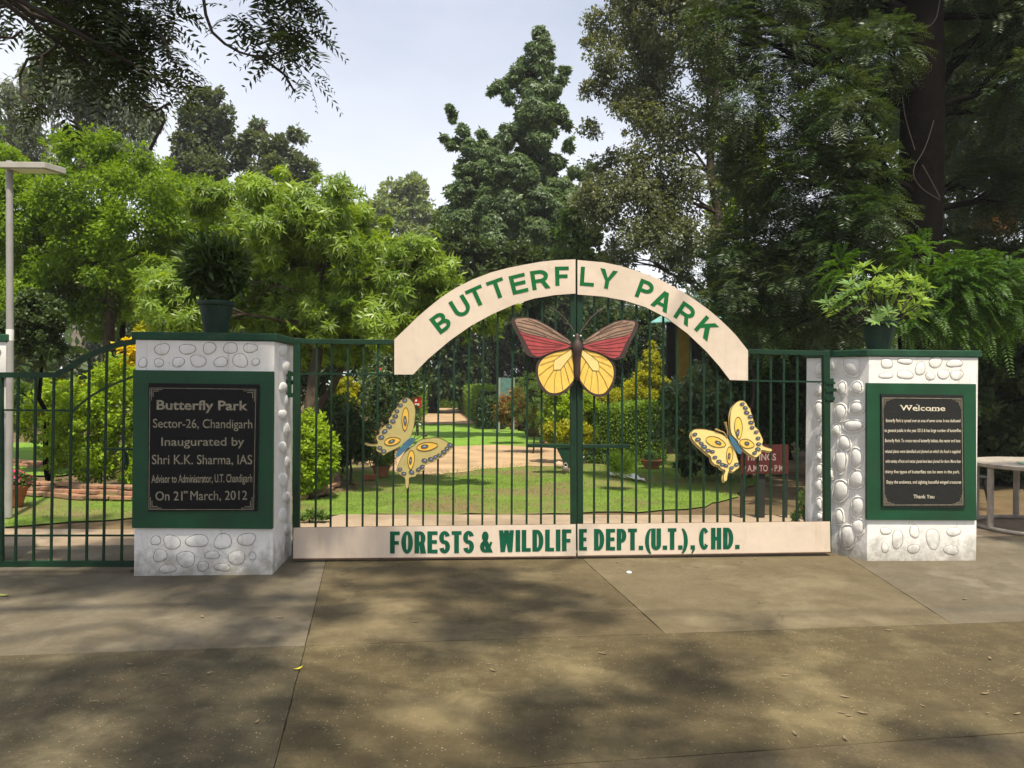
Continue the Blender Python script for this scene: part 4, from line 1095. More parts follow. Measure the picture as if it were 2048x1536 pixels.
# shelter with a teal roof and a mustard post, behind the right half of the arch
y = 17.2
e0, e1, e2, e3 = D(1300, 645, y - 1.2), D(1505, 632, y - 1.2), D(1500, 560, y + 2.6), D(1400, 583, y + 2.6)
sh = thing('garden_shelter', Vector(((e0.x + e1.x)/2, y, 0)), 'open shelter with a teal corrugated roof behind the right side of the arch', 'shelter')
mb = MB(); K = 40; V, F = [], []
for i in range(K + 1):
    t = i / K; a_ = e0.lerp(e1, t); b_ = e3.lerp(e2, t); h_ = .035 * math.sin(i * math.pi / 1.0 + (i % 2) * 1.2) + (.035 if i % 2 else 0)
    V += [a_ + Vector((0, 0, h_)), b_ + Vector((0, 0, h_))]
for i in range(K): F.append((2*i, 2*i+2, 2*i+3, 2*i+1))
mb.add(V, F); o = mb.build('roof', mTeal, sh); o.modifiers.new('Solid', 'SOLIDIFY').thickness = .02
for px_ in (1340, 1367, 1470):
    q_ = D(px_, 700, y); mb = MB(); wd = .28 if px_ == 1367 else .15
    mb.box((q_.x - wd/2, y - wd/2, 0), (q_.x + wd/2, y + wd/2, D(px_, 622, y).z)); mb.build('post', mYellowPost if px_ == 1367 else mShelterDark, sh)
q0, q1 = D(1335, 700, y + 2.4), D(1500, 700, y + 2.4)
mb = MB(); mb.box((q0.x, y + 2.35, 0), (q1.x, y + 2.5, D(1400, 640, y + 2.4).z)); mb.build('dark_backing', mShelterDark, sh)  # near-black sheet added to stand for the darkness under the roof

# blue-green shade net panel by the far path
y = 24.0; pl = Plane(Vector((-5, y, 0)), Vector((5, y, 0)))
nt = thing('shade_net', pl.up(1013, 0), 'blue-green net panel standing behind the red croton bed', 'net panel')
mb = MB(); mb.sheet([pl.P(a, b_, 0) for a, b_ in ((999,803),(1027,803),(1028,756),(999,755))], pl.n * -.02); mb.build('net', mNet, nt)
for x_ in (999, 1028):
    mb = MB(); mb.bar(pl.up(x_, 0, .02), pl.P(x_, 755, .02), .05, .05, pl.n); mb.build('post', mGrey, nt)

# ------------------------------------------------------------------ brick edging of the beds
def edging(label, path, courses, seed, closed=False):
    r = random.Random(seed); mb = MB()
    for cix in range(courses):
        z0 = cix * 0.052; pts = path
        for a, b_ in zip(pts, pts[1:]):
            L = (b_ - a).length; k = max(1, round(L / r.uniform(.26, .36))); dv = (b_ - a) / k; t = dv.normalized(); nn = Vector((-t.y, t.x, 0))
            for i in range(k):
                c_ = a + dv * (i + .5 + .25 * (cix % 2)) + nn * (r.uniform(-.035, .035) + .11 * cix); c_ = Vector((c_.x, c_.y, z0 + .024 + r.uniform(-.006, .008)))
                rt = Matrix.Rotation(r.uniform(-.07, .07), 3, 'Z')
                mb.obox(c_, (rt @ t) * (dv.length * r.uniform(.42, .49)), (rt @ nn) * r.uniform(.07, .1), Vector((r.uniform(-.05, .05), r.uniform(-.08, .08), 1)) * r.uniform(.018, .027))
    return tag(mb.build('brick_edging', mBrick, None, 0.006), label, 'brick edging')
edging('stacked brick edging round the flower bed behind the wicket gate', [G(-120, 965), G(0, 985), G(90, 992), G(180, 998), G(268, 1000), G(340, 990)], 3, 1)
edging('low brick edging of the farther bed beyond the lamp post', [G(-60, 925), G(60, 934), G(150, 936), G(260, 930)], 2, 2)
edging('curved stack of old bricks round the shrub beside the left gate leaf', [G(520, 1004), G(590, 1000), G(640, 990), G(668, 973), G(672, 958), G(640, 945)], 4, 3)
edging('thin brick edging of the red croton bed by the far path', [G(1000, 846), G(1035, 856), G(1075, 868), G(1100, 876)], 1, 4)
edging('curved terracotta edging under the yellow-green plants left of the gate centre', [G(1085, 884), G(1110, 893), G(1150, 896), G(1200, 892)], 1, 5)
mb = MB(); q_ = G(739, 959); mb.obox(q_ + Vector((0, 0, .04)), Vector((.12, .02, 0)), Vector((-.01, .055, 0)), Vector((0, 0, .036)))
tag(mb.build('loose_brick', mTerra, None, .006), 'single loose brick on the grass in front of the flowerpot', 'brick')

# small litter on the concrete
def litter(name, p, r_, m, label, cat, group=None, curl=.3, seed=0):
    r = random.Random(seed); th = r.uniform(0, 6.28); V = []; K = 7
    ax = Vector((math.cos(th), math.sin(th), 0)); ay = Vector((-ax.y, ax.x, 0))
    for i in range(K):
        t = i / (K - 1); w_ = math.sin(math.pi * min(.999, max(.02, t))) ** .8 * .32
        for s_ in (-1, 0, 1): V.append(p + ax * ((t - .5) * 2 * r_) + ay * (s_ * w_ * r_) + Vector((0, 0, .004 + r_ * curl * ((t - .5) ** 2 * 1.4 + abs(s_) * .18))))
    F = []
    for i in range(K - 1):
        for j in range(2): F.append((i*3+j, (i+1)*3+j, (i+1)*3+j+1, i*3+j+1))
    mb = MB(); mb.add(V, F, 0, True); return tag(mb.build(name, m), label, cat, group)
mYLeaf = M('fallen_yellow_leaf', (0.62, 0.50, 0.04), .6, .15, 30); mDLeaf = M('fallen_dry_leaf', (0.20, 0.145, 0.08), .8, .3, 30); mGLeaf = M('fallen_green_leaf', (0.24, 0.28, 0.06), .7, .2, 30)
litter('fallen_leaf', G(596, 1340), .028, mYLeaf, 'small yellow leaf on the joint of the dark slab in front', 'leaf', None, .8, 1)
litter('fallen_leaf', G(6, 1192), .055, mGLeaf, 'greenish fallen leaf at the left edge below the wicket gate', 'leaf', None, .3, 2)
for i, (a, b_) in enumerate([(510,1236),(560,1236),(330,1350),(418,1348),(1100,1147),(830,1245),(985,1342),(1570,1352),(1980,1318),(690,1172),(1340,1132),(70,1208),(260,1330),(1690,1395),(1205,1165)] + [(rnd.uniform(590, 1720), rnd.gauss(1128, 10)) for _ in range(22)] + [(rnd.uniform(0, 2040), rnd.uniform(1160, 1500)) for _ in range(24)]):
    litter('fallen_leaf', G(a, b_), rnd.uniform(.010, .028), mDLeaf, 'tiny dry leaf lying on the concrete forecourt', 'leaf', 'dry leaves scattered on the forecourt', .4, 10 + i)
mb = MB(); q_ = G(1258, 1146); mb.lathe((q_.x, q_.y, -.004), [(0, 0), (.02, .002), (.023, .010), (.015, .018), (0, .02)], 9); tag(mb.build('stone', mWhitePaint), 'small pale stone on the concrete before the gate', 'stone')
mb = MB(); q_ = G(1118, 935); mb.lathe((q_.x, q_.y, -.004), [(0, 0), (.07, .01), (.09, .05), (.06, .10), (0, .12)], 9); tag(mb.build('stone', M('tan_stone', (.5, .36, .24), .9)), 'tan stone on the lawn left of the latch', 'stone')
# ------------------------------------------------------------------ foliage
def unit(a):
    return a / np.maximum(np.linalg.norm(a, axis=1, keepdims=True), 1e-9)
def rdir(n):
    return unit(rng.normal(size=(n, 3)))
UPA = np.array([0, 0, 1.0])
def leafquads(P, A, N, L, W, fold=0.22):
    n = len(P); A = unit(A); S = unit(np.cross(A, N)); N2 = np.cross(S, A)
    L = np.broadcast_to(np.asarray(L, float), (n,))[:, None]; W = np.broadcast_to(np.asarray(W, float), (n,))[:, None]
    mid = P + A * L * 0.45 + N2 * W * fold
    V = np.stack([P, mid - S * W / 2, P + A * L, mid + S * W / 2], axis=1).reshape(-1, 3)
    return V, np.arange(4 * n).reshape(n, 4)
def merge(parts):
    Vs, Qs, Ms, k = [], [], [], 0
    for i, (V, Q) in enumerate(parts):
        Vs.append(V); Qs.append(Q + k); Ms.append(np.full(len(Q), i)); k += len(V)
    return np.concatenate(Vs), np.concatenate(Qs), np.concatenate(Ms)
def px_blobs(lst, y, spread=0.5):
    B = []
    for t in lst:
        px, py, r = t[:3]; dy = t[3] if len(t) > 3 else rnd.uniform(-spread, spread) * r * y / 1600 * 1.2
        c = D(px, py, y + dy); B.append((c.x, c.y, c.z, r * (y + dy) / 1600))
    return np.array(B)
def sub_blobs(B, k, fr, up=0.15, squash=0.75, sprig=True):
    out = []
    for (x, y, z, r) in B:
        d = rdir(k); d[:, 2] += up; d = unit(d)
        q = r * (0.45 + 0.55 * rng.random(k)) * 0.85
        c = np.array([x, y, z]) + d * q[:, None]
        R_ = r * fr * rng.uniform(0.6, 1.35, k)
        out.append(np.column_stack([c, R_, np.full(k, x), np.full(k, y), np.full(k, z)]))
        if not sprig: continue
        k2 = max(3, k // 2); d = rdir(k2); d[:, 2] += .2; d = unit(d)
        q = r * rng.uniform(.85, 1.22, k2)
        out.append(np.column_stack([np.array([x, y, z]) + d * q[:, None], r * fr * rng.uniform(.22, .5, k2), np.full(k2, x), np.full(k2, y), np.full(k2, z)]))
    return np.concatenate(out)
def sample(S, n, squash=0.7, inner=0.35):
    w = S[:, 3] ** 2; idx = rng.choice(len(S), n, p=w / w.sum())
    d = rdir(n); rr = S[idx, 3] * (inner + (1 - inner) * np.sqrt(rng.random(n)))
    off = d * rr[:, None]; off[:, 2] *= squash
    P = S[idx, :3] + off
    O = unit(unit(P - S[idx, 4:7]) * 0.6 + d * 0.6)
    return P, O
def crown(S, n, kind, L, W, clus=1, squash=0.7, droop=0.2, inner=0.35, fold=0.22, pairs=9, lf=0.3):
    if kind == 'oval':
        m = n // clus; P, O = sample(S, m, squash, inner)
        P = np.repeat(P, clus, 0); O = np.repeat(O, clus, 0); k = len(P)
        A = unit(O * 0.7 + rdir(k) * 0.9 + np.array([0, 0, -droop]))
        if clus > 1: P = P + rdir(k) * L * 0.5
        N = unit(UPA * 0.8 + rdir(k) * 0.75 + O * 0.2)
        s = rng.uniform(0.65, 1.3, k)
        return leafquads(P, A, N, L * s, W * s, fold)
    if kind == 'whorl':
        m = n // clus; P, O = sample(S, m, squash, inner)
        ph = rng.uniform(0, 6.28, m); V, Qs = [], []
        ref = unit(np.cross(O, rdir(m))); ref2 = np.cross(O, ref)
        acc = []
        for j in range(clus):
            a = ph + j * 2 * math.pi / clus + rng.uniform(-.3, .3, m)
            A = unit(O * rng.uniform(0.15, 0.7, m)[:, None] + ref * np.cos(a)[:, None] + ref2 * np.sin(a)[:, None] + np.array([0, 0, -droop]))
            N = unit(O + rdir(m) * 0.35 + UPA * 0.3); s = rng.uniform(0.7, 1.25, m)
            acc.append(leafquads(P, A, N, L * s, W * s, fold))
        V, Q, _ = merge(acc); return V, Q
    if kind == 'pinnate':
        m = n // (2 * pairs); P, O = sample(S, m, squash, inner)
        A = unit(O * 0.9 + rdir(m) * 0.5 + np.array([0, 0, 0.1]))
        side = unit(np.cross(A, UPA + rdir(m) * 0.35)); ln = L * rng.uniform(0.7, 1.25, m)
        acc = []
        for j in range(pairs):
            t = (j + 1) / (pairs + 0.5)
            B_ = P + A * (ln * t)[:, None] + np.array([0, 0, -1.0]) * (ln * droop * t * t)[:, None]
            tang = unit(A + np.array([0, 0, -1.0]) * (2 * droop * t))
            prof = math.sin(math.pi * (0.12 + 0.8 * t)) ** 0.6
            for s_ in (-1, 1):
                LA = unit(side * s_ + tang * 0.55 + rdir(m) * 0.18 + np.array([0, 0, -0.25 * droop]))
                N = unit(np.cross(side, tang) + rdir(m) * 0.3); N[N[:, 2] < 0] *= -1
                q = ln * lf * prof
                acc.append(leafquads(B_, LA, N, q, q * W, fold))
        V, Q, _ = merge(acc); return V, Q
def limb(mb, p0, p1, r0, r1, sag=0.0, k=6, n=7, wob=0.06, mat=0):
    p0, p1 = Vector(p0), Vector(p1); L = (p1 - p0).length; pts = []
    for i in range(k + 1):
        t = i / k; q = p0.lerp(p1, t); q.z += sag * L * math.sin(math.pi * t)
        if 0 < i < k: q += Vector((rnd.uniform(-1, 1), rnd.uniform(-1, 1), rnd.uniform(-.5, .5))) * wob * L / k * 1.5
        pts.append(q)
    mb.tube(pts, [r0 + (r1 - r0) * (i / k) for i in range(k + 1)], n, mat)
    return pts
def skeleton(root, base, top, r0, B, bark, r1=None, fork=0.25, S=None, twig=0, lean=None, name='trunk', br=0.45, wob=0.1):
    mb = MB(); tr = limb(mb, base, top, r0, r1 or r0 * 0.3, 0, 9, 10, wob)
    if root.type == 'EMPTY':
        mb.tube([Vector(base) + Vector((0, 0, -.05)), Vector(base) + Vector((0, 0, r0 * 1.2))], [r0 * 1.5, r0 * 1.02], 10)
    for (x, y, z, r) in B:
        if r < 0.5 * float(B[:, 3].max()): continue
        c = Vector((x, y, z)); best = None
        for i, p in enumerate(tr):
            t = i / (len(tr) - 1)
            if t < fork: continue
            dz = c.z - p.z; q = (c - p).length + (3 * abs(dz - 0.4 * r) if dz < 0.1 * r else 0)
            if best is None or q < best[0]: best = (q, p, t)
        p, t = best[1], best[2]
        rr = (r0 + ((r1 or r0 * .3) - r0) * t) * br
        pts = limb(mb, p, c, rr, rr * .2, rnd.uniform(-.02, .12), 6, 6, 0.14)
        if S is not None and twig:
            m = [s for s in S if abs(s[4]-x) + abs(s[5]-y) + abs(s[6]-z) < 1e-6]; rnd.shuffle(m)
            for s in m[:twig]: limb(mb, pts[3], s[:3], rr * .35, rr * .1, .05, 4, 4, 0.3)
    return mb.build(name, bark, root)
def plant(name, label, cat, y, blobs, leaf, kind, n, L, W, base=None, top=None, r0=0.0, bark=None, group=None, k=14, fr=0.36, clus=1, squash=0.75,
          droop=0.2, inner=0.35, spread=0.5, fork=0.25, extra=(), twig=0, pairs=9, lf=0.3, part='crown', stem='trunk', fold=0.22, br=0.36, r1=None, wob=0.1, clipped=False):
    B = px_blobs(blobs, y, spread); S = sub_blobs(B, k, fr, sprig=(inner < .44 and not clipped))
    bx, by = float(B[:, 0].mean()), float(B[:, 1].mean())
    if base is not None: b = G(*base) if not isinstance(base, Vector) else base
    else: b = Vector((bx, by, 0))
    root = thing(name, Vector((b.x, b.y, b.z)), label, cat, group)
    V, Q = crown(S, n, kind, L, W, clus, squash, droop, inner, fold, pairs, lf)
    lo = V[:, 2].reshape(-1, 4).min(1) > 0.01 if part != 'x' else None
    keep = np.repeat(lo, 4); V = V[keep]; Q = np.arange(len(V)).reshape(-1, 4)
    npmesh(part, V, Q, LF[leaf], root)
    for (nm, lf_, cnt, size, sq) in extra:           # blossoms near the outer shell
        P, O = sample(S, cnt, squash, 0.9); acc = []
        ref = unit(np.cross(O, rdir(cnt))); r2 = np.cross(O, ref)
        for j in range(5):
            a = j * 2 * math.pi / 5
            A = unit(O * .35 + ref * math.cos(a) + r2 * math.sin(a)); acc.append(leafquads(P + O * size * .6, A, O, size * rng.uniform(.8, 1.2, cnt), size * .8))
        v, q, _ = merge(acc); npmesh(nm, v, q, LF[lf_], root)
    if r0:
        t = top if isinstance(top, Vector) else (D(*top) if top else Vector((bx, by, float(B[:, 2].max()))))
        skeleton(root, b, t, r0, B, bark or mBark, r1, fork, S if twig else None, twig, name=stem, br=br, wob=wob)
    return root

Q_ = 1.0
# ---- bright trees on the left
plant('broadleaf_tree', 'bright green small-leaved tree filling the left behind the lamp post', 'tree', 13.5,
      [(30,330,60),(60,420,100),(150,310,60),(170,400,100),(250,345,60),(280,420,95),(370,440,85),(430,400,40),(100,520,110),(230,530,115),(330,560,90),(10,520,80),(150,290,35),(210,300,40),(330,380,40),(-60,420,100),(-60,520,110),(60,610,80),(190,620,80),(420,480,60)],
      'bright', 'oval', 125000, 0.064, 0.036, (212, 935), (215, 330, 13.5), 0.13, mBark, k=18, fr=0.36, clus=2, droop=.25, inner=.1, spread=1.2, fork=.45, twig=3)
plant('mango_tree', 'light green long-leaved tree arching between the left pillar and the arch', 'tree', 11.0,
      [(480,420,70),(560,430,90),(650,430,85),(720,500,105),(610,540,115),(480,560,100),(800,555,85),(870,580,55),(700,630,75),(550,650,70),(350,615,75),(420,610,80),(840,630,55),(910,600,45),(410,400,45),(700,440,45),(940,640,40),(330,560,60),(660,690,50),(600,600,90),(980,640,30),(1010,610,26),(760,640,60),(830,520,60),(880,545,45),(760,560,70),(900,610,40),(660,500,70),(540,470,60),(580,640,60),(640,620,60),(800,600,60)],
      'mango', 'whorl', 140000, 0.115, 0.026, (598, 985), (650, 480, 11.0), 0.10, mBark, k=15, fr=0.38, clus=6, droop=.6, inner=.1, spread=1.3, fork=.32, twig=2, r1=.05)
# a leaning limb of the same tree group seen through the bars
plant('leaning_tree', 'dark leaning trunk with sparse leaves seen through the left gate bars', 'tree', 11.8,
      [(700,690,45),(640,690,40),(760,670,40),(610,700,40)], 'mango', 'whorl', 5000, 0.14, 0.035, (566, 960), (705, 690, 11.8), 0.085, mBark, k=14, fr=.4, clus=6, droop=.5, fork=.7, r1=.04)
# ---- far skyline trees, left to right
plant('eucalyptus', 'wispy grey-green eucalyptus at the upper left, left one of the two', 'tree', 30,
      [(20,210,50),(10,280,55),(60,300,50),(-40,250,70),(50,250,35),(15,340,50),(80,340,40),(-60,340,80)], 'euca', 'oval', 9000, 0.26, 0.075, Vector((-19, 30, 0)), (10, 180, 30), 0.25, mBarkPale, k=16, fr=.34, clus=3, droop=1.0, squash=1.1, twig=2)
plant('eucalyptus', 'tall wispy grey-green eucalyptus behind the hanging neem branches', 'tree', 28,
      [(110,110,55),(180,150,70),(240,220,65),(130,210,75),(90,170,45),(280,290,50),(190,290,60),(250,330,50),(150,320,50),(300,240,30),(200,80,50),(60,150,30),(140,60,40)], 'euca', 'oval', 17000, 0.25, 0.07, Vector((-15.2, 28, 0)), (170, 70, 28), 0.28, mBarkPale, k=16, fr=.33, clus=3, droop=1.1, squash=1.2, twig=2)
plant('dark_tree', 'tall dark rounded tree on the skyline behind the bright left tree', 'tree', 33,
      [(412,205,26),(395,240,34),(440,270,30),(370,290,30),(405,300,40),(452,230,18),(435,190,13),(378,225,20),(465,290,14),(350,335,22),(410,350,48),(440,330,30),(365,345,30),(385,185,12)], 'grey', 'oval', 15000, 0.19, 0.10, Vector((-12.7, 33, 0)), (410, 190, 33), 0.3, mBarkDark, k=18, fr=.3, clus=3, twig=1)
plant('dark_tree', 'loose mid-green skyline tree right of the dark rounded one', 'tree', 33,
      [(515,252,14),(510,285,22),(555,300,28),(590,268,13),(608,280,9),(540,345,40),(605,335,26),(480,315,20),(500,360,32),(600,380,32),(625,350,14),(490,282,12),(565,335,24)], 'grey', 'oval', 13000, 0.19, 0.10, Vector((-10, 33, 0)), (520, 250, 33), 0.26, mBark, k=18, fr=.32, clus=3, twig=1)
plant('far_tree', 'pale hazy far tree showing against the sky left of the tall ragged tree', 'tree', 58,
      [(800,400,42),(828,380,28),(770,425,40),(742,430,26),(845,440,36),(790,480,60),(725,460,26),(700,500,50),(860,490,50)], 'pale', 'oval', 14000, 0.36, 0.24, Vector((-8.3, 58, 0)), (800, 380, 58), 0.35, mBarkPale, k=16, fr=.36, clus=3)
plant('ragged_tree', 'tall dark ragged-topped tree rising behind the middle of the arch', 'tree', 25,
      [(1082,78,20),(1068,100,16),(1095,100,15),(1060,130,22),(1085,140,28),(1062,175,20),(1100,180,24),(1128,138,11),(1122,160,12),(1035,140,14),(1028,165,20),(1000,172,13),(984,182,9),(1015,195,14),(1095,225,24),(1125,230,16),(1135,248,9),(1060,225,26),(1040,260,22),(1085,275,30),
       (1015,270,20),(995,300,26),(965,270,13),(945,300,22),(925,262,13),(905,232,11),(898,216,7),(915,285,12),(888,276,8),(900,290,9),(930,330,20),(960,340,28),(1000,345,30),(1045,330,32),(1090,340,30),(1120,320,13),(1135,295,10),(1140,280,7),(1150,345,14),(1130,370,18),
       (960,335,42),(1030,345,46),(945,405,46),(1010,425,52),(1085,400,48),(1130,420,36),(915,455,40),(1000,485,54),(1085,480,52),(1075,180,34),(1065,230,38),(1060,290,42),(905,385,16),(935,390,28),(975,400,34),(1020,410,38),(1065,400,34),(1105,410,26),(1150,385,13),(1172,350,12),(1182,330,8),(1175,375,12),(890,430,20),(920,450,30),(965,465,36),(1015,475,38),(1065,470,38),(1110,460,30),(1145,440,20),(890,480,24)],
      'ashoka', 'whorl', 190000, 0.15, 0.055, Vector((0.6, 25, 0)), (1075, 70, 25), 0.3, mBarkDark, k=9, fr=.46, clus=5, droop=.9, squash=1.15, spread=.8, br=.18, inner=.1)
plant('broadleaf_tree', 'dense mid-green tree in front of the foot of the ragged tree', 'tree', 21,
      [(900,500,55),(960,520,60),(1030,530,60),(880,560,50),(1000,580,60),(940,590,60),(1080,540,50),(860,520,30),(1060,600,50)], 'dark', 'oval', 22000, 0.13, 0.07, Vector((1.15, 21, 0)), (1040, 480, 21), 0.16, mBarkDark, k=20, fr=.28, clus=3, fork=.3)
plant('young_tree', 'young mid-green tree just right of the foot of the ragged tree', 'tree', 20,
      [(1150,430,30),(1135,470,28),(1170,480,34),(1150,530,40),(1190,540,40),(1120,520,26)], 'mid', 'oval', 7000, 0.13, 0.07, Vector((1.6, 20, 0)), (1150, 410, 20), 0.09, mBark, k=16, fr=.32, clus=3)
plant('fine_leaved_tree', 'tall airy fine-leaved tree with sky gaps right of the open sky', 'tree', 18,
      [(1260,50,65),(1340,20,75),(1215,120,45),(1300,130,75),(1390,110,70),(1250,220,50),(1330,250,70),(1205,330,40),(1270,360,70),(1360,390,70),(1210,440,45),(1300,470,70),(1420,260,50),(1180,260,22),(1450,170,60),(1240,520,45),(1420,30,70),(1470,330,50),(1400,480,55),(1180,90,18),(1345,540,50),(1330,-60,80),(1430,-60,80),(1250,-30,50),(1195,60,35),(1185,180,26),(1170,400,36),(1220,400,50),(1310,420,60),(1300,210,60)],
      'fine', 'oval', 84000, 0.082, 0.048, Vector((4.6, 18, 0)), (1420, 60, 18), 0.17, mBark, k=11, fr=.5, clus=2, droop=.4, spread=1.3, twig=5, fork=.25, br=.4, squash=.9, inner=.05)
plant('broadleaf_tree', 'sunlit yellow-green tree seen between the airy tree and the dark tree', 'tree', 20,
      [(1480,300,45),(1510,330,45),(1470,370,45),(1520,270,40),(1500,400,50),(1450,430,40)], 'lime', 'oval', 12000, 0.12, 0.06, Vector((5.8, 20, 0)), (1490, 280, 20), 0.12, mBark, k=18, fr=.3, clus=3)
for i, (lab, y, bl) in enumerate((
    ('dark tree filling the left background above the far path', 38, [(830,640,60),(880,620,60),(850,700,60),(900,700,50),(800,720,50),(930,640,50),(860,760,40),(810,770,40),(930,740,36),(900,770,30)]),
    ('dark tree filling the right background above the far path', 40, [(1000,600,60),(1060,620,60),(1110,640,60),(1030,690,50),(1090,720,60),(1150,680,60),(1160,620,60),(1060,770,40),(1130,770,50),(1210,700,60),(1220,630,60),(1200,770,46)]))):
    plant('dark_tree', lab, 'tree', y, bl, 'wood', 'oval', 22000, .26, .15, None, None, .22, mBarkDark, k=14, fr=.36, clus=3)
# ---- the big dark tree on the right
tb0 = G(1846, 990); tb0 = Vector((D(1846, 990, 10.6).x, 10.6, 0))
plant('silver_oak', 'huge dark tree with a thick black trunk and feathery leaves at the right', 'tree', 10.6,
      [(1455,60,70,-.4),(1540,110,80,-.2),(1640,60,90,1),(1740,110,80,-.4),(1960,60,100,.5),(2050,160,100,0),(1560,230,90,.2),(1680,240,90,-.6),(1960,230,85,.8),(1520,350,85,.4),(1620,370,90,-.4),(1720,350,70,-.8),(1950,380,70,.8),(2050,400,80,.6),(1570,470,95,.2),(1690,470,85,-.6),(1490,520,75,.1),(1610,560,85,-.2),(1730,560,70,-.7),(1450,600,55,.0),(1540,630,60,.2),(1660,640,60,-.3),(1760,440,40,-1.2),(1480,190,60,-.4),(1850,40,80,1.6),(1850,200,70,1.9),(1860,350,60,2.0),(2030,560,80,.6),(1940,520,60,.9),(1700,-60,100,.5),(1900,-80,120,0),(1560,-40,90,-.2),(2100,20,100,0),(1440,-20,60,-.3)],
      'silver', 'pinnate', 270000, 0.27, 0.17, tb0, Vector((tb0.x - .1, 10.7, 11.5)), 0.29, mBarkDark, k=15, fr=.42, droop=.45, squash=.8, pairs=9, lf=.36, twig=3, fork=.22, br=.24, r1=.25, inner=.2, wob=.015)
# vines hanging on the trunk
mb = MB()
for pts in ([(1822,40),(1840,62),(1872,45),(1880,0)],[(1790,60),(1800,150),(1808,230),(1830,300)],[(1868,240),(1850,300),(1822,340),(1838,375),(1880,400)],[(1845,330),(1862,360),(1880,395)],[(1735,140),(1728,200),(1732,240)]):
    q = pts
    for _ in range(3): q = [q[0]] + [((1-t)*a_[0] + t*b2[0], (1-t)*a_[1] + t*b2[1]) for a_, b2 in zip(q, q[1:]) for t in (.25, .75)] + [q[-1]]
    mb.tube([D(a, b_, 10.2 - .004 * i) for i, (a, b_) in enumerate(q)], 0.005, 5)
o = tag(mb.build('hanging_vine', M('vine_bark', (.06, .052, .042), .9)), 'thin bare vines looping against the black trunk', 'vine')
# dark backdrop trees on the right
for i, (lab, y, bl, lf_, n_) in enumerate((
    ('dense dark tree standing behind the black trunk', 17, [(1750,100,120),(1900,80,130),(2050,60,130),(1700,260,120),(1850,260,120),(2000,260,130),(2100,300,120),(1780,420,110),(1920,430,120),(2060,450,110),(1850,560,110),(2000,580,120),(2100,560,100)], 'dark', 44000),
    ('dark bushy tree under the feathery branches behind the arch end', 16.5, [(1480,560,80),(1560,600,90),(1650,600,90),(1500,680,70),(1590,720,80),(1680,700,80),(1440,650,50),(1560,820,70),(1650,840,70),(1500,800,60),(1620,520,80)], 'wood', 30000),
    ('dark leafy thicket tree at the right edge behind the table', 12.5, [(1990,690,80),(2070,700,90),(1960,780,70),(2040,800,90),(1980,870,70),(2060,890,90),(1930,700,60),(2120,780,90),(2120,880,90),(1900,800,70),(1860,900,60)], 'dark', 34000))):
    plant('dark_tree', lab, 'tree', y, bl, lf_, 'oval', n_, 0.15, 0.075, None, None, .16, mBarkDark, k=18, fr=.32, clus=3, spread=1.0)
plant('dry_shrub', 'patch of reddish-brown dry foliage between the black trunk and the right edge', 'shrub', 12.6,
      [(1990,420,26),(2010,450,22),(1975,450,20)], 'brown', 'oval', 1500, .10, .04, None, None, .02, mBark, k=10, fr=.4, clus=3)
# fern-like bright sprays over the right pillar
plant('feathery_shrub', 'bright green fern-leaved shrub arching over the right pillar', 'shrub', 9.1,
      [(1680,535,22),(1690,560,18),(1860,560,40),(1910,575,48),(1960,575,50),(2020,565,50),(2050,615,48),(1980,625,44),(1830,610,34),(1860,630,36),(1900,640,34),(2080,560,55),(1840,510,26),(1800,640,22)],
      'fern', 'pinnate', 40000, 0.36, 0.28, Vector((5.1, 9.6, 0)), (1900, 600, 9.3), .05, mTwig, k=10, fr=.42, droop=.5, pairs=18, lf=.16, squash=.7, inner=.1, part='foliage', stem='stem', fork=.5)
plant('feathery_shrub', 'dim fern-leaved shrub hanging behind the right end of the arch', 'shrub', 13,
      [(1500,640,34),(1460,620,26),(1540,650,36),(1510,600,30)], 'fern', 'pinnate', 8000, 0.36, 0.22, None, None, .04, mTwig, k=8, fr=.42, droop=.8, pairs=10, lf=.25, part='foliage', stem='stem')

# ---- overhanging neem tree, rooted left of the frame behind the camera side
nb_ = Vector((-5.6, 2.4, 0))
neem = thing('neem_tree', nb_, 'dark overhanging neem branches hanging into the top left of the picture', 'tree')
near = px_blobs([(120,40,70),(230,70,80),(290,110,55),(180,130,55),(70,40,55),(330,165,26),(300,30,60),(250,10,80),(120,-30,80),(230,160,40),(60,-30,70),(350,190,16),(110,200,22),(90,215,18),(355,205,14)], 4.9, .4)
near2 = px_blobs([(480,15,26),(555,20,42),(600,45,28),(560,85,26),(600,115,26),(610,150,16),(560,-30,60),(595,175,9),(540,105,16),(515,60,14)], 4.7, .3)
S1 = sub_blobs(near, 9, .42); S2 = sub_blobs(near2, 7, .42)
parts_ = [crown(S1, 9000, 'pinnate', .21, .27, droop=.35, pairs=7, lf=.34, inner=.2, squash=.8), crown(S2, 2300, 'pinnate', .20, .27, droop=.45, pairs=7, lf=.34, inner=.2)]
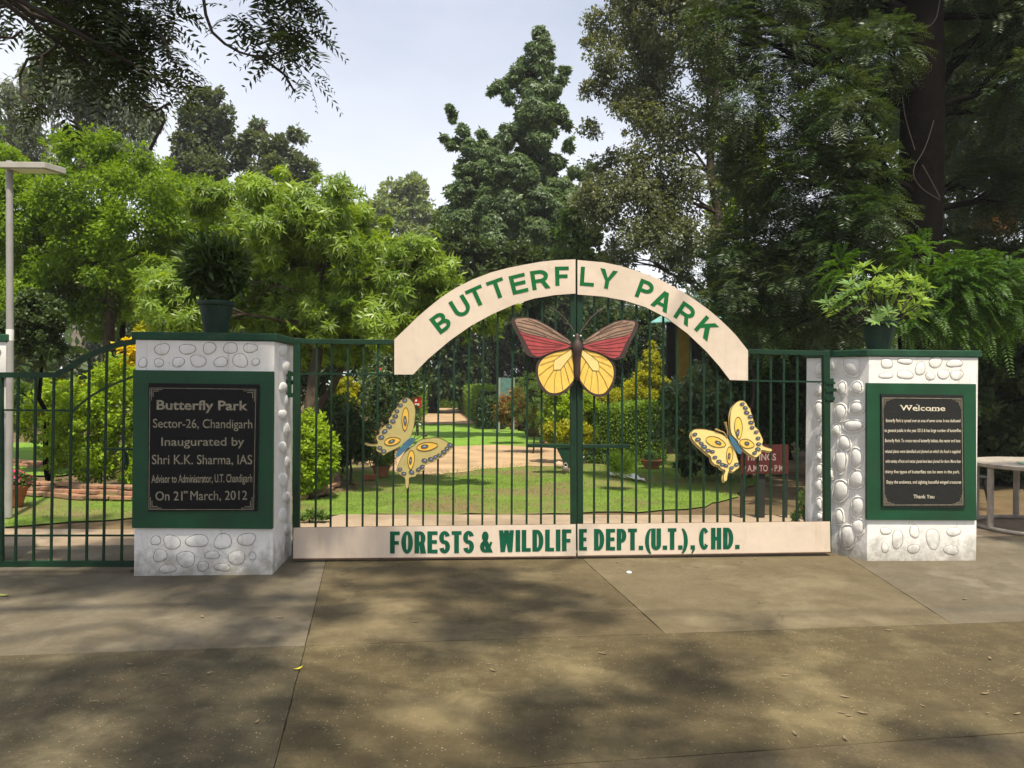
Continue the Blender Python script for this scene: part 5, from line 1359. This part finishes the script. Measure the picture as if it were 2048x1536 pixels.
# canopy above and behind the camera (it shades the forecourt)
def target_shade(gx, gy, h):       # canopy place that throws its shade on ground point gx, gy
    k = h / SUNV.z; return (gx + SUNV.x * k, gy + SUNV.y * k, h)
can = []
SH = [(-3.2,6.0,7,.75),(-2.3,5.6,7,.7),(-2.0,6.9,6.6,.7),(-1.0,6.2,7,.62),(-.25,6.15,6.8,.5),(-3.6,4.4,7,.7),(-2.2,3.7,7,.62),(-1.1,3.2,6.8,.6),(-.4,4.9,7.2,.55),(.35,5.35,7.2,.45),(.3,3.6,6.8,.5),(.9,4.2,7.2,.42),
      (.2,2.6,7,.55),(-1.3,2.4,7,.7),(1.2,3.0,6.8,.45),(2.0,3.3,7.4,.34),(1.8,2.4,7,.5),(-3.0,2.6,7,.7),(-4.6,5.5,7.2,.8),(-5.5,4.2,7.5,.9),(-4.4,6.9,7,.8),(2.9,2.5,7.2,.4),(3.3,3.9,7.6,.28),(1.5,5.0,7.6,.2),(4.6,5.6,7,.4),(5.6,6.6,7.2,.7),(5.2,8,7,.8),(6.5,8.4,7.5,.9),(-3.2,7.2,7.4,.7),(-2.45,6.5,7,.55),(-2.8,6.7,6.8,.55),(-2.1,6.3,7.2,.5),(-2.5,7.1,7,.5),(-2.7,6.2,7.3,.5),(-.7,2.7,6.6,.55),(-1.8,4.3,6.8,.6),(-2.7,3.3,7,.6),(-.2,5.6,7,.5),(-1.5,5.2,6.8,.5),(.6,2.9,6.6,.4),(-4.6,8.2,7,.6),(-3.6,8.6,7.2,.5),(-2.6,8.0,7,.5)]
for (gx, gy, h, r) in SH:
    c_ = target_shade(gx, gy, h); can.append((c_[0], c_[1], c_[2], r))
can = np.array(can)
S3 = sub_blobs(can, 15, .28)
parts_.append(crown(S3, 19000, 'oval', .13, .062, 2, .7, .3, .1))
V, Q, _ = merge(parts_); npmesh('crown', V, Q, LF['neem'], neem)
mb = MB(); tr = limb(mb, nb_, nb_ + Vector((.5, -.4, 8)), .24, .1, 0, 8, 10, .2)
for c_ in can[::3]: limb(mb, tr[5], c_[:3], .05, .012, .1, 6, 6, .25)
for c_ in near[:6]: limb(mb, tr[4], c_[:3], .04, .010, .08, 7, 6, .25)
tw = [[(405,-20),(412,30),(425,65),(450,88),(480,105),(505,112),(540,112),(575,100)],[(505,112),(530,120),(570,150),(590,185)],[(-10,15),(20,12),(60,-5)],
      [(125,65),(110,95),(85,112),(55,118),(40,150),(42,190),(60,205),(90,215)],[(85,112),(80,150),(92,178)],[(0,74),(25,76),(45,60)],[(320,70),(335,95),(342,118)],[(290,210),(312,222),(340,205)],[(300,300),(315,270),(330,240),(322,225)]]
for t in tw:
    mb.tube([D(a, b_, 4.75) for a, b_ in t], [.011 - .0065 * i / len(t) for i in range(len(t))], 5)
limb(mb, tr[4], D(405, -20, 4.75), .05, .013, .05, 7, 6, .2)
mb.build('trunk', mTwig, neem)

# ------------------------------------------------------------------ garden plants seen through the gate
plant('flowering_shrub', 'bright green flowering shrub filling the bed behind the wicket gate', 'shrub', 10.9,
      [(90,840,55),(150,850,65),(220,810,70),(250,880,60),(170,900,50),(230,750,45),(115,890,40),(290,840,60),(320,900,50),(130,925,36),(200,930,42),(260,935,40),(300,930,46),(160,800,46),(120,790,36)], 'lime', 'oval', 21000, .060, .034, None, None, .02, mTwig, k=22, fr=.27, clus=3, extra=(('blossoms','petalw',28,.022,0),('blossoms','petaly',26,.02,0)), part='foliage', stem='stem')
plant('shrub', 'dark green shrub under the yellow hedge behind the lamp post', 'shrub', 12.6,
      [(60,830,45),(110,820,50),(170,810,45),(40,790,40),(120,870,35)], 'mid', 'oval', 8000, .07, .04, None, None, .02, mTwig, k=18, fr=.3, clus=3, part='foliage', stem='stem')
plant('clipped_hedge', 'yellow-topped clipped hedge behind the wicket gate', 'hedge', 14,
      [(30,790,28),(70,785,28),(110,778,28),(150,782,28),(185,795,26),(215,800,22),(130,800,24),(60,800,20)], 'gold', 'oval', 12000, .045, .03, None, None, .02, mTwig, k=18, fr=.3, clus=2, clipped=True, part='foliage', stem='stem')
plant('topiary_tree', 'round-headed topiary tree with thin trunks behind the lamp post', 'tree', 9.9,
      [(70,640,58,0),(35,650,45,.1),(105,655,38,-.1),(70,610,40,0),(70,690,45,.1),(20,690,36,.2),(105,700,28,0)], 'dark', 'oval', 20000, .05, .034, (98, 965), (80, 640, 9.9), .045, mBarkDark, k=24, fr=.24, clus=2, fork=.6, inner=.5)
plant('topiary_dome', 'dome-shaped clipped bush just above the cap of the inauguration pillar', 'topiary', 12.5,
      [(335,650,48,0),(300,665,34,0),(370,668,30,0),(335,690,50,0)], 'gold', 'oval', 7000, .055, .035, None, None, .04, mBark, k=24, fr=.24, clus=2, inner=.5)
plant('golden_shrub', 'golden-leaved shrub at the left edge of the inauguration pillar', 'shrub', 11.8,
      [(252,700,20),(262,730,22),(250,745,14),(275,690,20),(270,760,14),(268,790,10)], 'yellow', 'oval', 900, .085, .06, None, None, .015, mTwig, k=10, fr=.45, part='foliage', stem='stem')
for i, (lab, px_, yb) in enumerate((('slender pale trunk rising behind the swept-up wicket rail', 208, 900), ('dark trunk close to the golden shrub', 243, 905))):
    y = 15 + i * 1.5; b0 = D(px_ + 18 - i * 8, yb, y); b0.z = 0
    plant('slender_tree', lab, 'tree', y, [(px_ - 10, 560, 50), (px_ + 20, 520, 60), (px_ - 30, 500, 50)], 'bright', 'oval', 4000, .10, .05, b0, (px_ - 4, 540, y), .085, mBarkPale if i == 0 else mBarkDark, k=14, fr=.36, clus=3, fork=.7, r1=.05)
plant('shrub', 'bright lime shrub in the brick-edged bed beside the left gate leaf', 'shrub', 10.2,
      [(615,855,36),(600,900,42),(640,890,36),(625,930,40),(590,950,34),(650,940,26),(630,960,26),(600,970,24),(655,915,22),(575,900,36)], 'lime', 'oval', 13000, .055, .03, None, None, .02, mTwig, k=20, fr=.28, clus=3, part='foliage', stem='stem')
plant('topiary_ball', 'yellow-green clipped ball behind the left gate bars', 'topiary', 14.2,
      [(686,778,30,0),(678,790,26,0),(698,788,26,0)], 'gold', 'oval', 9000, .034, .022, None, None, .03, mBark, k=26, fr=.22, clus=2, inner=.55)
plant('shrub', 'soft green shrub below the clipped yellow ball', 'shrub', 13.2,
      [(665,820,32),(705,820,30),(680,860,34),(715,860,26),(650,850,24),(690,895,32),(725,895,20),(660,900,26)], 'mid', 'oval', 9000, .06, .034, None, None, .02, mTwig, k=18, fr=.3, clus=3, part='foliage', stem='stem')
plant('rose_bush', 'tall rose bush with red blooms beside the small red sign', 'shrub', 17,
      [(770,770,38),(805,745,36),(820,780,30),(760,730,30),(800,710,26),(740,760,28),(820,835,26),(790,830,24)], 'white', 'oval', 9000, .075, .045, None, None, .02, mTwig, k=16, fr=.34, clus=3, extra=(('blossoms','red',26,.035,0),), part='foliage', stem='stem')
plant('conical_bush', 'dark clipped cone in a terracotta planter behind the shade-toned butterfly', 'shrub', 15.4,
      [(757,815,24,0),(757,790,18,0),(757,838,26,0),(757,770,10,0)], 'wood', 'oval', 4500, .05, .03, None, None, .02, mBarkDark, k=22, fr=.26, clus=2, part='foliage', stem='stem')
# clipped box hedges along the far path
def box_hedge(label, p0, p1, th, h, n, leaf, size=.07, top_w=1.0):
    p0, p1 = Vector((p0.x, p0.y, 0)), Vector((p1.x, p1.y, 0)); c_ = (p0 + p1) / 2
    root = thing('clipped_hedge', c_, label, 'hedge')
    u = (p1 - p0); Lh = u.length; u = u.normalized(); v = Vector((-u.y, u.x, 0))
    ar = np.array([Lh * h, Lh * h, Lh * th, th * h, th * h]); f = rng.choice(5, n, p=ar / ar.sum())
    a = rng.random(n) - .5; b_ = rng.random(n); jit = rng.normal(0, .025, n)
    P = np.zeros((n, 3)); N = np.zeros((n, 3)); U, W_ = np.array(u), np.array(v)
    for k in range(5):
        m = f == k
        if k < 2: s = 1 if k else -1; P[m] = U * (a[m] * Lh)[:, None] + W_ * (s * th / 2 + jit[m])[:, None] + UPA * (b_[m] * h)[:, None]; N[m] = W_ * s
        elif k == 2: P[m] = U * (a[m] * Lh)[:, None] + W_ * ((b_[m] - .5) * th)[:, None] + UPA * (h + jit[m])[:, None]; N[m] = UPA
        else: s = 1 if k == 3 else -1; P[m] = U * (s * Lh / 2 + jit[m])[:, None] + W_ * (a[m] * th)[:, None] + UPA * (b_[m] * h)[:, None]; N[m] = U * s
    P[:, 2] += .05 * np.sin(P[:, 0] * 4 + P[:, 1] * 2.3) * (P[:, 2] / h)
    P += np.array([c_.x, c_.y, 0.02]); O = N
    A = unit(rdir(n) + O * .6); V, Q = leafquads(P, A, unit(O + rdir(n) * .5), size * rng.uniform(.7, 1.3, n), size * .6, .2)
    V[:, 2] = np.maximum(V[:, 2], .01)
    npmesh('foliage', V, Q, LF[leaf], root)
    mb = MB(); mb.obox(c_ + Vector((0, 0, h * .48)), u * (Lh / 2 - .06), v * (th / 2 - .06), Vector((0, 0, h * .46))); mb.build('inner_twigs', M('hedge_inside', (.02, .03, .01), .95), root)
    return root
box_hedge('clipped hedge closing off the far end of the garden path', D(838, 806, 46), D(935, 806, 46), .8, D(880, 780, 46).z, 7000, 'hedge', .13)
box_hedge('long clipped hedge along the right side of the far path', D(934, 808, 44), D(985, 842, 27), .9, 1.25, 9000, 'hedge', .11)
box_hedge('clipped hedge block nearest the shade net, at the end of the path row', D(958, 850, 26), D(1006, 850, 26), .9, D(980, 800, 26).z, 5000, 'wood', .10)
box_hedge('long clipped hedge along the left side of the far path behind the rose bush', D(845, 810, 44), D(800, 846, 27), .9, 1.2, 7000, 'hedge', .11)
box_hedge('lower clipped green hedge right of the gate centre', D(1178, 880, 15.3), D(1325, 884, 15.0), .6, D(1250, 814, 15.15).z, 22000, 'hedge', .05)
box_hedge('upper yellow-green clipped hedge tier behind the lower one', D(1150, 830, 16.8), D(1300, 830, 16.6), .7, D(1230, 788, 16.7).z, 16000, 'gold', .055)
plant('weeping_tree', 'dark weeping tree with a black trunk over the far path', 'tree', 40,
      [(960,690,36),(1000,670,44),(1040,690,40),(980,730,34),(1010,740,30),(930,720,30),(1060,730,30),(990,620,50),(940,640,44),(1050,640,44),(960,770,26),(1020,775,28),(1045,770,26)], 'wood', 'oval', 16000, .18, .07, Vector((-0.9, 40, 0)), (998, 640, 40), .4, mBarkDark, k=16, fr=.32, clus=3, droop=1.2, squash=1.2)
plant('croton_bush', 'red and yellow croton bush in front of the shade net', 'shrub', 19.5,
      [(1012,815,20),(1030,795,22),(1045,820,18),(1010,835,16)], 'croton', 'oval', 3200, .075, .04, None, None, .02, mTwig, k=14, fr=.36, clus=3, part='foliage', stem='stem')
plant('shrub', 'feathery light shrub left of the large butterfly above the bowl pots', 'shrub', 17,
      [(1058,775,28),(1070,800,32),(1045,810,22),(1075,830,30),(1090,800,20)], 'mid', 'pinnate', 7000, .20, .26, None, None, .02, mTwig, k=10, fr=.42, droop=.7, pairs=7, lf=.3, part='foliage', stem='stem', extra=(('blossoms','red',10,.035,0),))
plant('shrub', 'bright shrub right below the large butterfly left of the gate stiles', 'shrub', 14.8,
      [(1110,790,24),(1125,820,26),(1100,830,20),(1150,800,24),(1175,810,22),(1140,835,20)], 'lime', 'oval', 6000, .065, .036, None, None, .02, mTwig, k=16, fr=.34, clus=3, part='foliage', stem='stem')
plant('shrub', 'yellow-green low plants in the terracotta-edged bed left of the latch', 'shrub', 13.2,
      [(1105,868,20),(1125,872,20),(1140,860,20),(1095,858,14),(1180,868,18)], 'gold', 'oval', 3600, .06, .03, None, None, .015, mTwig, k=14, fr=.36, clus=3, part='foliage', stem='stem')

plant('topiary_cone', 'yellow-green cone-shaped topiary right of the large butterfly', 'topiary', 15.7,
      [(1304,690,8,0),(1303,708,15,0),(1302,730,25,0),(1301,752,34,0),(1300,775,42,0),(1325,775,24,0),(1275,780,26,0),(1300,800,46,0),(1338,800,20,0),(1264,802,20,0)], 'gold', 'oval', 26000, .046, .028, None, None, .03, mBark, k=26, fr=.25, clus=2, inner=.6)
plant('glossy_shrub', 'dark shrub with shiny leaves between the cone topiary and the bright butterfly', 'shrub', 12.2,
      [(1360,820,40),(1395,800,40),(1345,860,36),(1385,870,40),(1410,850,34),(1430,790,36),(1375,905,22),(1350,790,30),(1400,760,34)], 'white', 'oval', 9000, .07, .042, None, None, .02, mTwig, k=18, fr=.3, clus=3, part='foliage', stem='stem')
plant('shrub', 'dark shrub filling the space behind the notice board and gate hinge side', 'shrub', 13.6,
      [(1470,760,50),(1530,770,55),(1590,790,55),(1640,760,50),(1480,840,46),(1560,850,46),(1620,860,46),(1440,720,40),(1560,710,50),(1630,700,50),(1670,850,50)], 'wood', 'oval', 16000, .085, .048, None, None, .03, mTwig, k=18, fr=.3, clus=3, part='foliage', stem='stem')
plant('grass_tuft', 'soft feathery grass tuft by the white cloth', 'plant', 11.3,
      [(1243,925,16),(1228,930,14),(1258,930,14),(1243,940,16)], 'hedge', 'oval', 2600, .10, .008, None, None, 0, None, k=10, fr=.5, clus=2, droop=-.8, part='foliage')
plant('young_shrub', 'small lime-leaved plant at the foot of the right gate post', 'plant', 8.2,
      [(1612,1000,12),(1605,1020,12),(1618,1030,14),(1610,985,8),(1600,1035,10)], 'plum', 'whorl', 420, .07, .025, None, None, .008, mTwig, k=6, fr=.5, clus=5, part='foliage', stem='stem')
plant('young_shrub', 'low leafy plant at the foot of the left gate post', 'plant', 8.5,
      [(605,1040,14),(630,1036,14),(650,1042,10),(590,1046,12)], 'mid', 'whorl', 900, .08, .028, None, None, .008, mTwig, k=6, fr=.5, clus=5, part='foliage', stem='stem')

plant('dark_shrub', 'tall dark shrub behind the cone topiary, left of the mustard post', 'shrub', 24,
      [(1230,650,40),(1270,660,45),(1250,720,50),(1300,640,40),(1210,720,46),(1290,740,46),(1190,770,44),(1250,780,44),(1320,700,40),(1330,760,40),(1180,670,40)], 'wood', 'oval', 16000, .11, .06, None, None, .03, mTwig, k=16, fr=.34, clus=3, part='foliage', stem='stem')
plant('dark_shrub', 'dark leafy shrub mass behind the left gate bars under the mango boughs', 'shrub', 19,
      [(610,700,46),(640,760,46),(690,720,46),(740,690,46),(720,760,44),(780,690,44),(800,740,40),(600,780,46),(650,830,40),(760,800,36),(830,700,40),(560,740,50),(540,820,50),(840,760,26)], 'wood', 'oval', 20000, .11, .06, None, None, .03, mTwig, k=16, fr=.34, clus=3, part='foliage', stem='stem')
plant('dark_shrub', 'low dark shrub between the lime shrub and the potted fern', 'shrub', 11.9,
      [(690,890,30),(720,880,26),(700,850,30),(675,915,22),(725,910,18),(670,860,28),(735,855,20)], 'dark', 'oval', 9000, .06, .034, None, None, .02, mTwig, k=16, fr=.34, clus=3, part='foliage', stem='stem')
plant('dark_shrub', 'low dark shrub under the bright yellow butterfly', 'shrub', 12.6,
      [(1400,900,36),(1440,880,40),(1370,930,20),(1470,900,36),(1430,930,24),(1500,880,34)], 'wood', 'oval', 9000, .07, .04, None, None, .02, mTwig, k=16, fr=.34, clus=3, part='foliage', stem='stem')
# ---- flowerpots
def pot(name, label, c_, r, h, m, leaf=None, kind='oval', n=800, L=.06, W=.03, spread=1.0, hgt=.2, rim=True, clus=2, extra=(), droop=0.1):
    root = thing(name, Vector((c_.x, c_.y, c_.z)), label, 'flowerpot')
    mb = MB(); prof = [(0, .004), (r * .62, .0), (r * .92, h * .86)]
    prof += [(r * 1.0, h * .86), (r * 1.03, h * .93), (r, h)] if rim else [(r, h)]
    prof += [(r * .86, h), (r * .82, h * .85), (0, h * .83)]
    mb.lathe(c_, prof, 28, 0, False); mb.build('pot', m, root, .003)
    mb = MB(); mb.lathe(c_, [(r * .83, h * .86), (r * .5, h * .89), (0, h * .9)], 20); mb.build('soil', mSoil, root)
    if leaf:
        B = np.array([[c_.x + rnd.uniform(-.4, .4) * r * spread, c_.y + rnd.uniform(-.4, .4) * r * spread, c_.z + h + hgt * q, r * spread * .62] for q in (.25, .45, .6, .5, .8)])
        S = sub_blobs(B, 8, .45); V, Q = crown(S, n, kind, L, W, clus, .8, droop, .2)
        npmesh('plant', V, Q, LF[leaf], root)
        for (nm, lf_, cnt, size) in extra:
            P, O = sample(S, cnt, .8, .9); acc = []
            ref = unit(np.cross(O, rdir(cnt))); r2 = np.cross(O, ref)
            for j in range(5):
                a = j * 2 * math.pi / 5; acc.append(leafquads(P + O * size * .6, unit(O * .35 + ref * math.cos(a) + r2 * math.sin(a)), O, size, size * .8))
            v, q, _ = merge(acc); npmesh(nm, v, q, LF[lf_], root)
    return root
g = G(762, 953); pot('flowerpot', 'terracotta pot of ferny green on the lawn behind the shade-toned butterfly', g, .15, .17, mTerra, 'hedge', 'oval', 1500, .10, .018, 1.5, .22, extra=(('blossoms', 'pink', 4, .03),), droop=.3)
g = G(1303, 936); pot('flowerpot', 'wide terracotta bowl with a small lime plant right of the gate centre', g, .195, .15, mTerra, 'plum', 'whorl', 220, .09, .035, .7, .12, clus=5)
g = G(770, 890); pot('flowerpot', 'big terracotta planter under the dark cone', g, .34, .36, mTerra)
g = G(1066, 872); pot('flowerpot', 'dark bowl pot below the feathery light shrub', g, .30, .20, M('pot_brown', (.12, .06, .035), .8), 'mid', 'pinnate', 1500, .22, .26, 1.2, .3, clus=1)
g = G(1031, 858); pot('flowerpot', 'dark saucer-shaped pot by the red croton bed', g, .26, .14, M('pot_brown_red', (.17, .07, .04), .8), 'croton', 'oval', 500, .07, .04, .9, .15)
g = G(22, 1012); pot('flowerpot', 'terracotta pot of pink flowers at the left edge behind the wicket gate', g, .19, .24, mTerra, 'mid', 'oval', 700, .05, .03, 1.2, .1, extra=(('blossoms', 'pink', 70, .03),))
# pots on the pillars
c_ = D(432, 662, (Lfl.y + Lbl.y) / 2 - .1); c_ = Vector((c_.x, c_.y, Lcap))
lp_ = pot('flowerpot', 'dark green pot with a bushy dark plant on the inauguration pillar', c_, .14, .262, mPotGreen, None)
B = px_blobs([(430,568,24,0),(403,556,22,0),(460,556,22,0),(430,535,34,0),(392,525,22,0),(468,525,20,0),(430,590,18,0),(448,510,16,0),(408,508,15,0)], c_.y, .3); S = sub_blobs(B, 9, .42)
V, Q = crown(S, 4200, 'oval', .115, .026, 2, .9, -.5, .1); npmesh('plant', V, Q, LF['wood'], lp_)
c_ = D(1757, 694, (Rfl.y + Rbl.y) / 2); c_ = Vector((c_.x, c_.y, Rcap))
rp_ = pot('flowerpot', 'dark green pot with a whorled light-green plant on the welcome pillar', c_, .15, .26, mPotGreen, None)
tips = [(1728,535),(1700,570),(1680,600),(1665,618),(1745,568),(1772,560),(1790,575),(1812,560),(1835,568),(1740,600),(1720,600),(1765,590),(1790,605),(1830,610),(1755,620),(1700,590),(1810,618),(1775,625),(1735,575),(1690,612),(1655,606),(1710,552),(1755,545),(1800,585),(1825,590),(1845,600),(1745,640),(1715,625),(1790,560),(1765,610),(1720,580)]
tips += [(a + rnd.uniform(-22, 22), b_ + rnd.uniform(-4, 22)) for a, b_ in tips if b_ > 555]
T = [D(a, b_, c_.y + rnd.uniform(-.18, .18)) for a, b_ in tips]; acc = []
for t in T:
    O = np.array((t - (c_ + Vector((0, 0, .3)))).normalized()); O = O * .7 + UPA * .6; O /= np.linalg.norm(O)
    m = 11; ph = rng.uniform(0, 6.28) + np.arange(m) * 2.4; ref = np.cross(O, [1, .2, .1]); ref /= np.linalg.norm(ref); r2 = np.cross(O, ref)
    A = unit(O * rng.uniform(.1, .8, m)[:, None] + ref * np.cos(ph)[:, None] + r2 * np.sin(ph)[:, None])
    acc.append(leafquads(np.repeat(np.array(t)[None], m, 0), A, unit(O + rdir(m) * .2), .115 * rng.uniform(.6, 1.25, m), .032, .2))
v, q, _ = merge(acc); npmesh('plant', v, q, LF['plum'], rp_)
mb = MB()
for t in T: limb(mb, c_ + Vector((0, 0, .2)), t, .009, .004, -.08, 5, 5, .2)
mb.build('stem', mTwig, rp_)

# ---- wood beyond the garden, grass, ground cover
B = []
for i in range(230):
    x = rnd.uniform(-46, 46); y = 52 + rnd.uniform(-4, 8); zt = rnd.uniform(1.5, 8.2); B.append((x, y, zt, rnd.uniform(1.4, 2.6)))
for i in range(70):
    x = rnd.uniform(-30, -7) if i % 2 else rnd.uniform(6, 32); y = rnd.uniform(22, 34); B.append((x, y, rnd.uniform(.8, 3.6), rnd.uniform(.9, 1.7)))
S = sub_blobs(np.array(B), 9, .42); V, Q = crown(S, 130000, 'oval', .36, .2, 3, .8, .2, .3)
ok_ = np.repeat(V[:, 2].reshape(-1, 4).min(1) > .02, 4); V = V[ok_]
tag(npmesh('woodland', V, np.arange(len(V)).reshape(-1, 4), LF['wood']), 'dark band of trees closing the far side of the garden', 'woodland', kind='stuff')
def inside(P, poly):
    x, y = P[:, 0], P[:, 1]; r = np.zeros(len(P), bool); n = len(poly)
    for i in range(n):
        a, b_ = poly[i], poly[(i + 1) % n]
        c1_ = (a.y > y) != (b_.y > y)
        with np.errstate(divide='ignore', invalid='ignore'): xx = (b_.x - a.x) * (y - a.y) / (b_.y - a.y) + a.x
        r ^= c1_ & (x < xx)
    return r
acc = []
for poly, dens in ((L1p, 1500), (L2p, 260), (L3p, 900), (L4p, 300)):
    xs = [p.x for p in poly]; ys = [p.y for p in poly]; ar = (max(xs)-min(xs)) * (max(ys)-min(ys)); n = int(min(ar * dens * .6, 70000))
    P = np.column_stack([rng.uniform(min(xs), max(xs), n), rng.uniform(min(ys), max(ys), n), np.zeros(n)])
    keep = inside(P, poly); f = np.sin(P[:, 0] * 2.1 + 1) * np.sin(P[:, 1] * 1.7) + np.sin(P[:, 0] * 5 + P[:, 1] * 4) * .5
    keep &= (f + rng.normal(0, .5, n)) > -.75
    P = P[keep]; n = len(P)
    A = unit(rdir(n) * .7 + UPA); acc.append(leafquads(P, A, unit(rdir(n) + np.array([0, -.6, .3])), rng.uniform(.012, .028, n), .006, .1))
v, q, _ = merge(acc)
tag(npmesh('grass', v, q, LF['grass']), 'short mown grass of the garden lawns', 'grass', kind='stuff')

# ------------------------------------------------------------------ haze
HAZE = 0.0008
if HAZE:
    mb = MB(); mb.box((-262, -225, -1.0), (262, 302, 24.0))
    hm = bpy.data.materials.new('haze_air'); hm.use_nodes = True
    hn = hm.node_tree.nodes; hn.clear()
    ho = hn.new('ShaderNodeOutputMaterial'); hv = hn.new('ShaderNodeVolumePrincipled')
    hv.inputs['Color'].default_value = (0.93, 0.95, 0.98, 1); hv.inputs['Density'].default_value = HAZE
    hm.node_tree.links.new(hv.outputs['Volume'], ho.inputs['Volume'])
    tag(mb.build('haze', hm), kind='stuff')
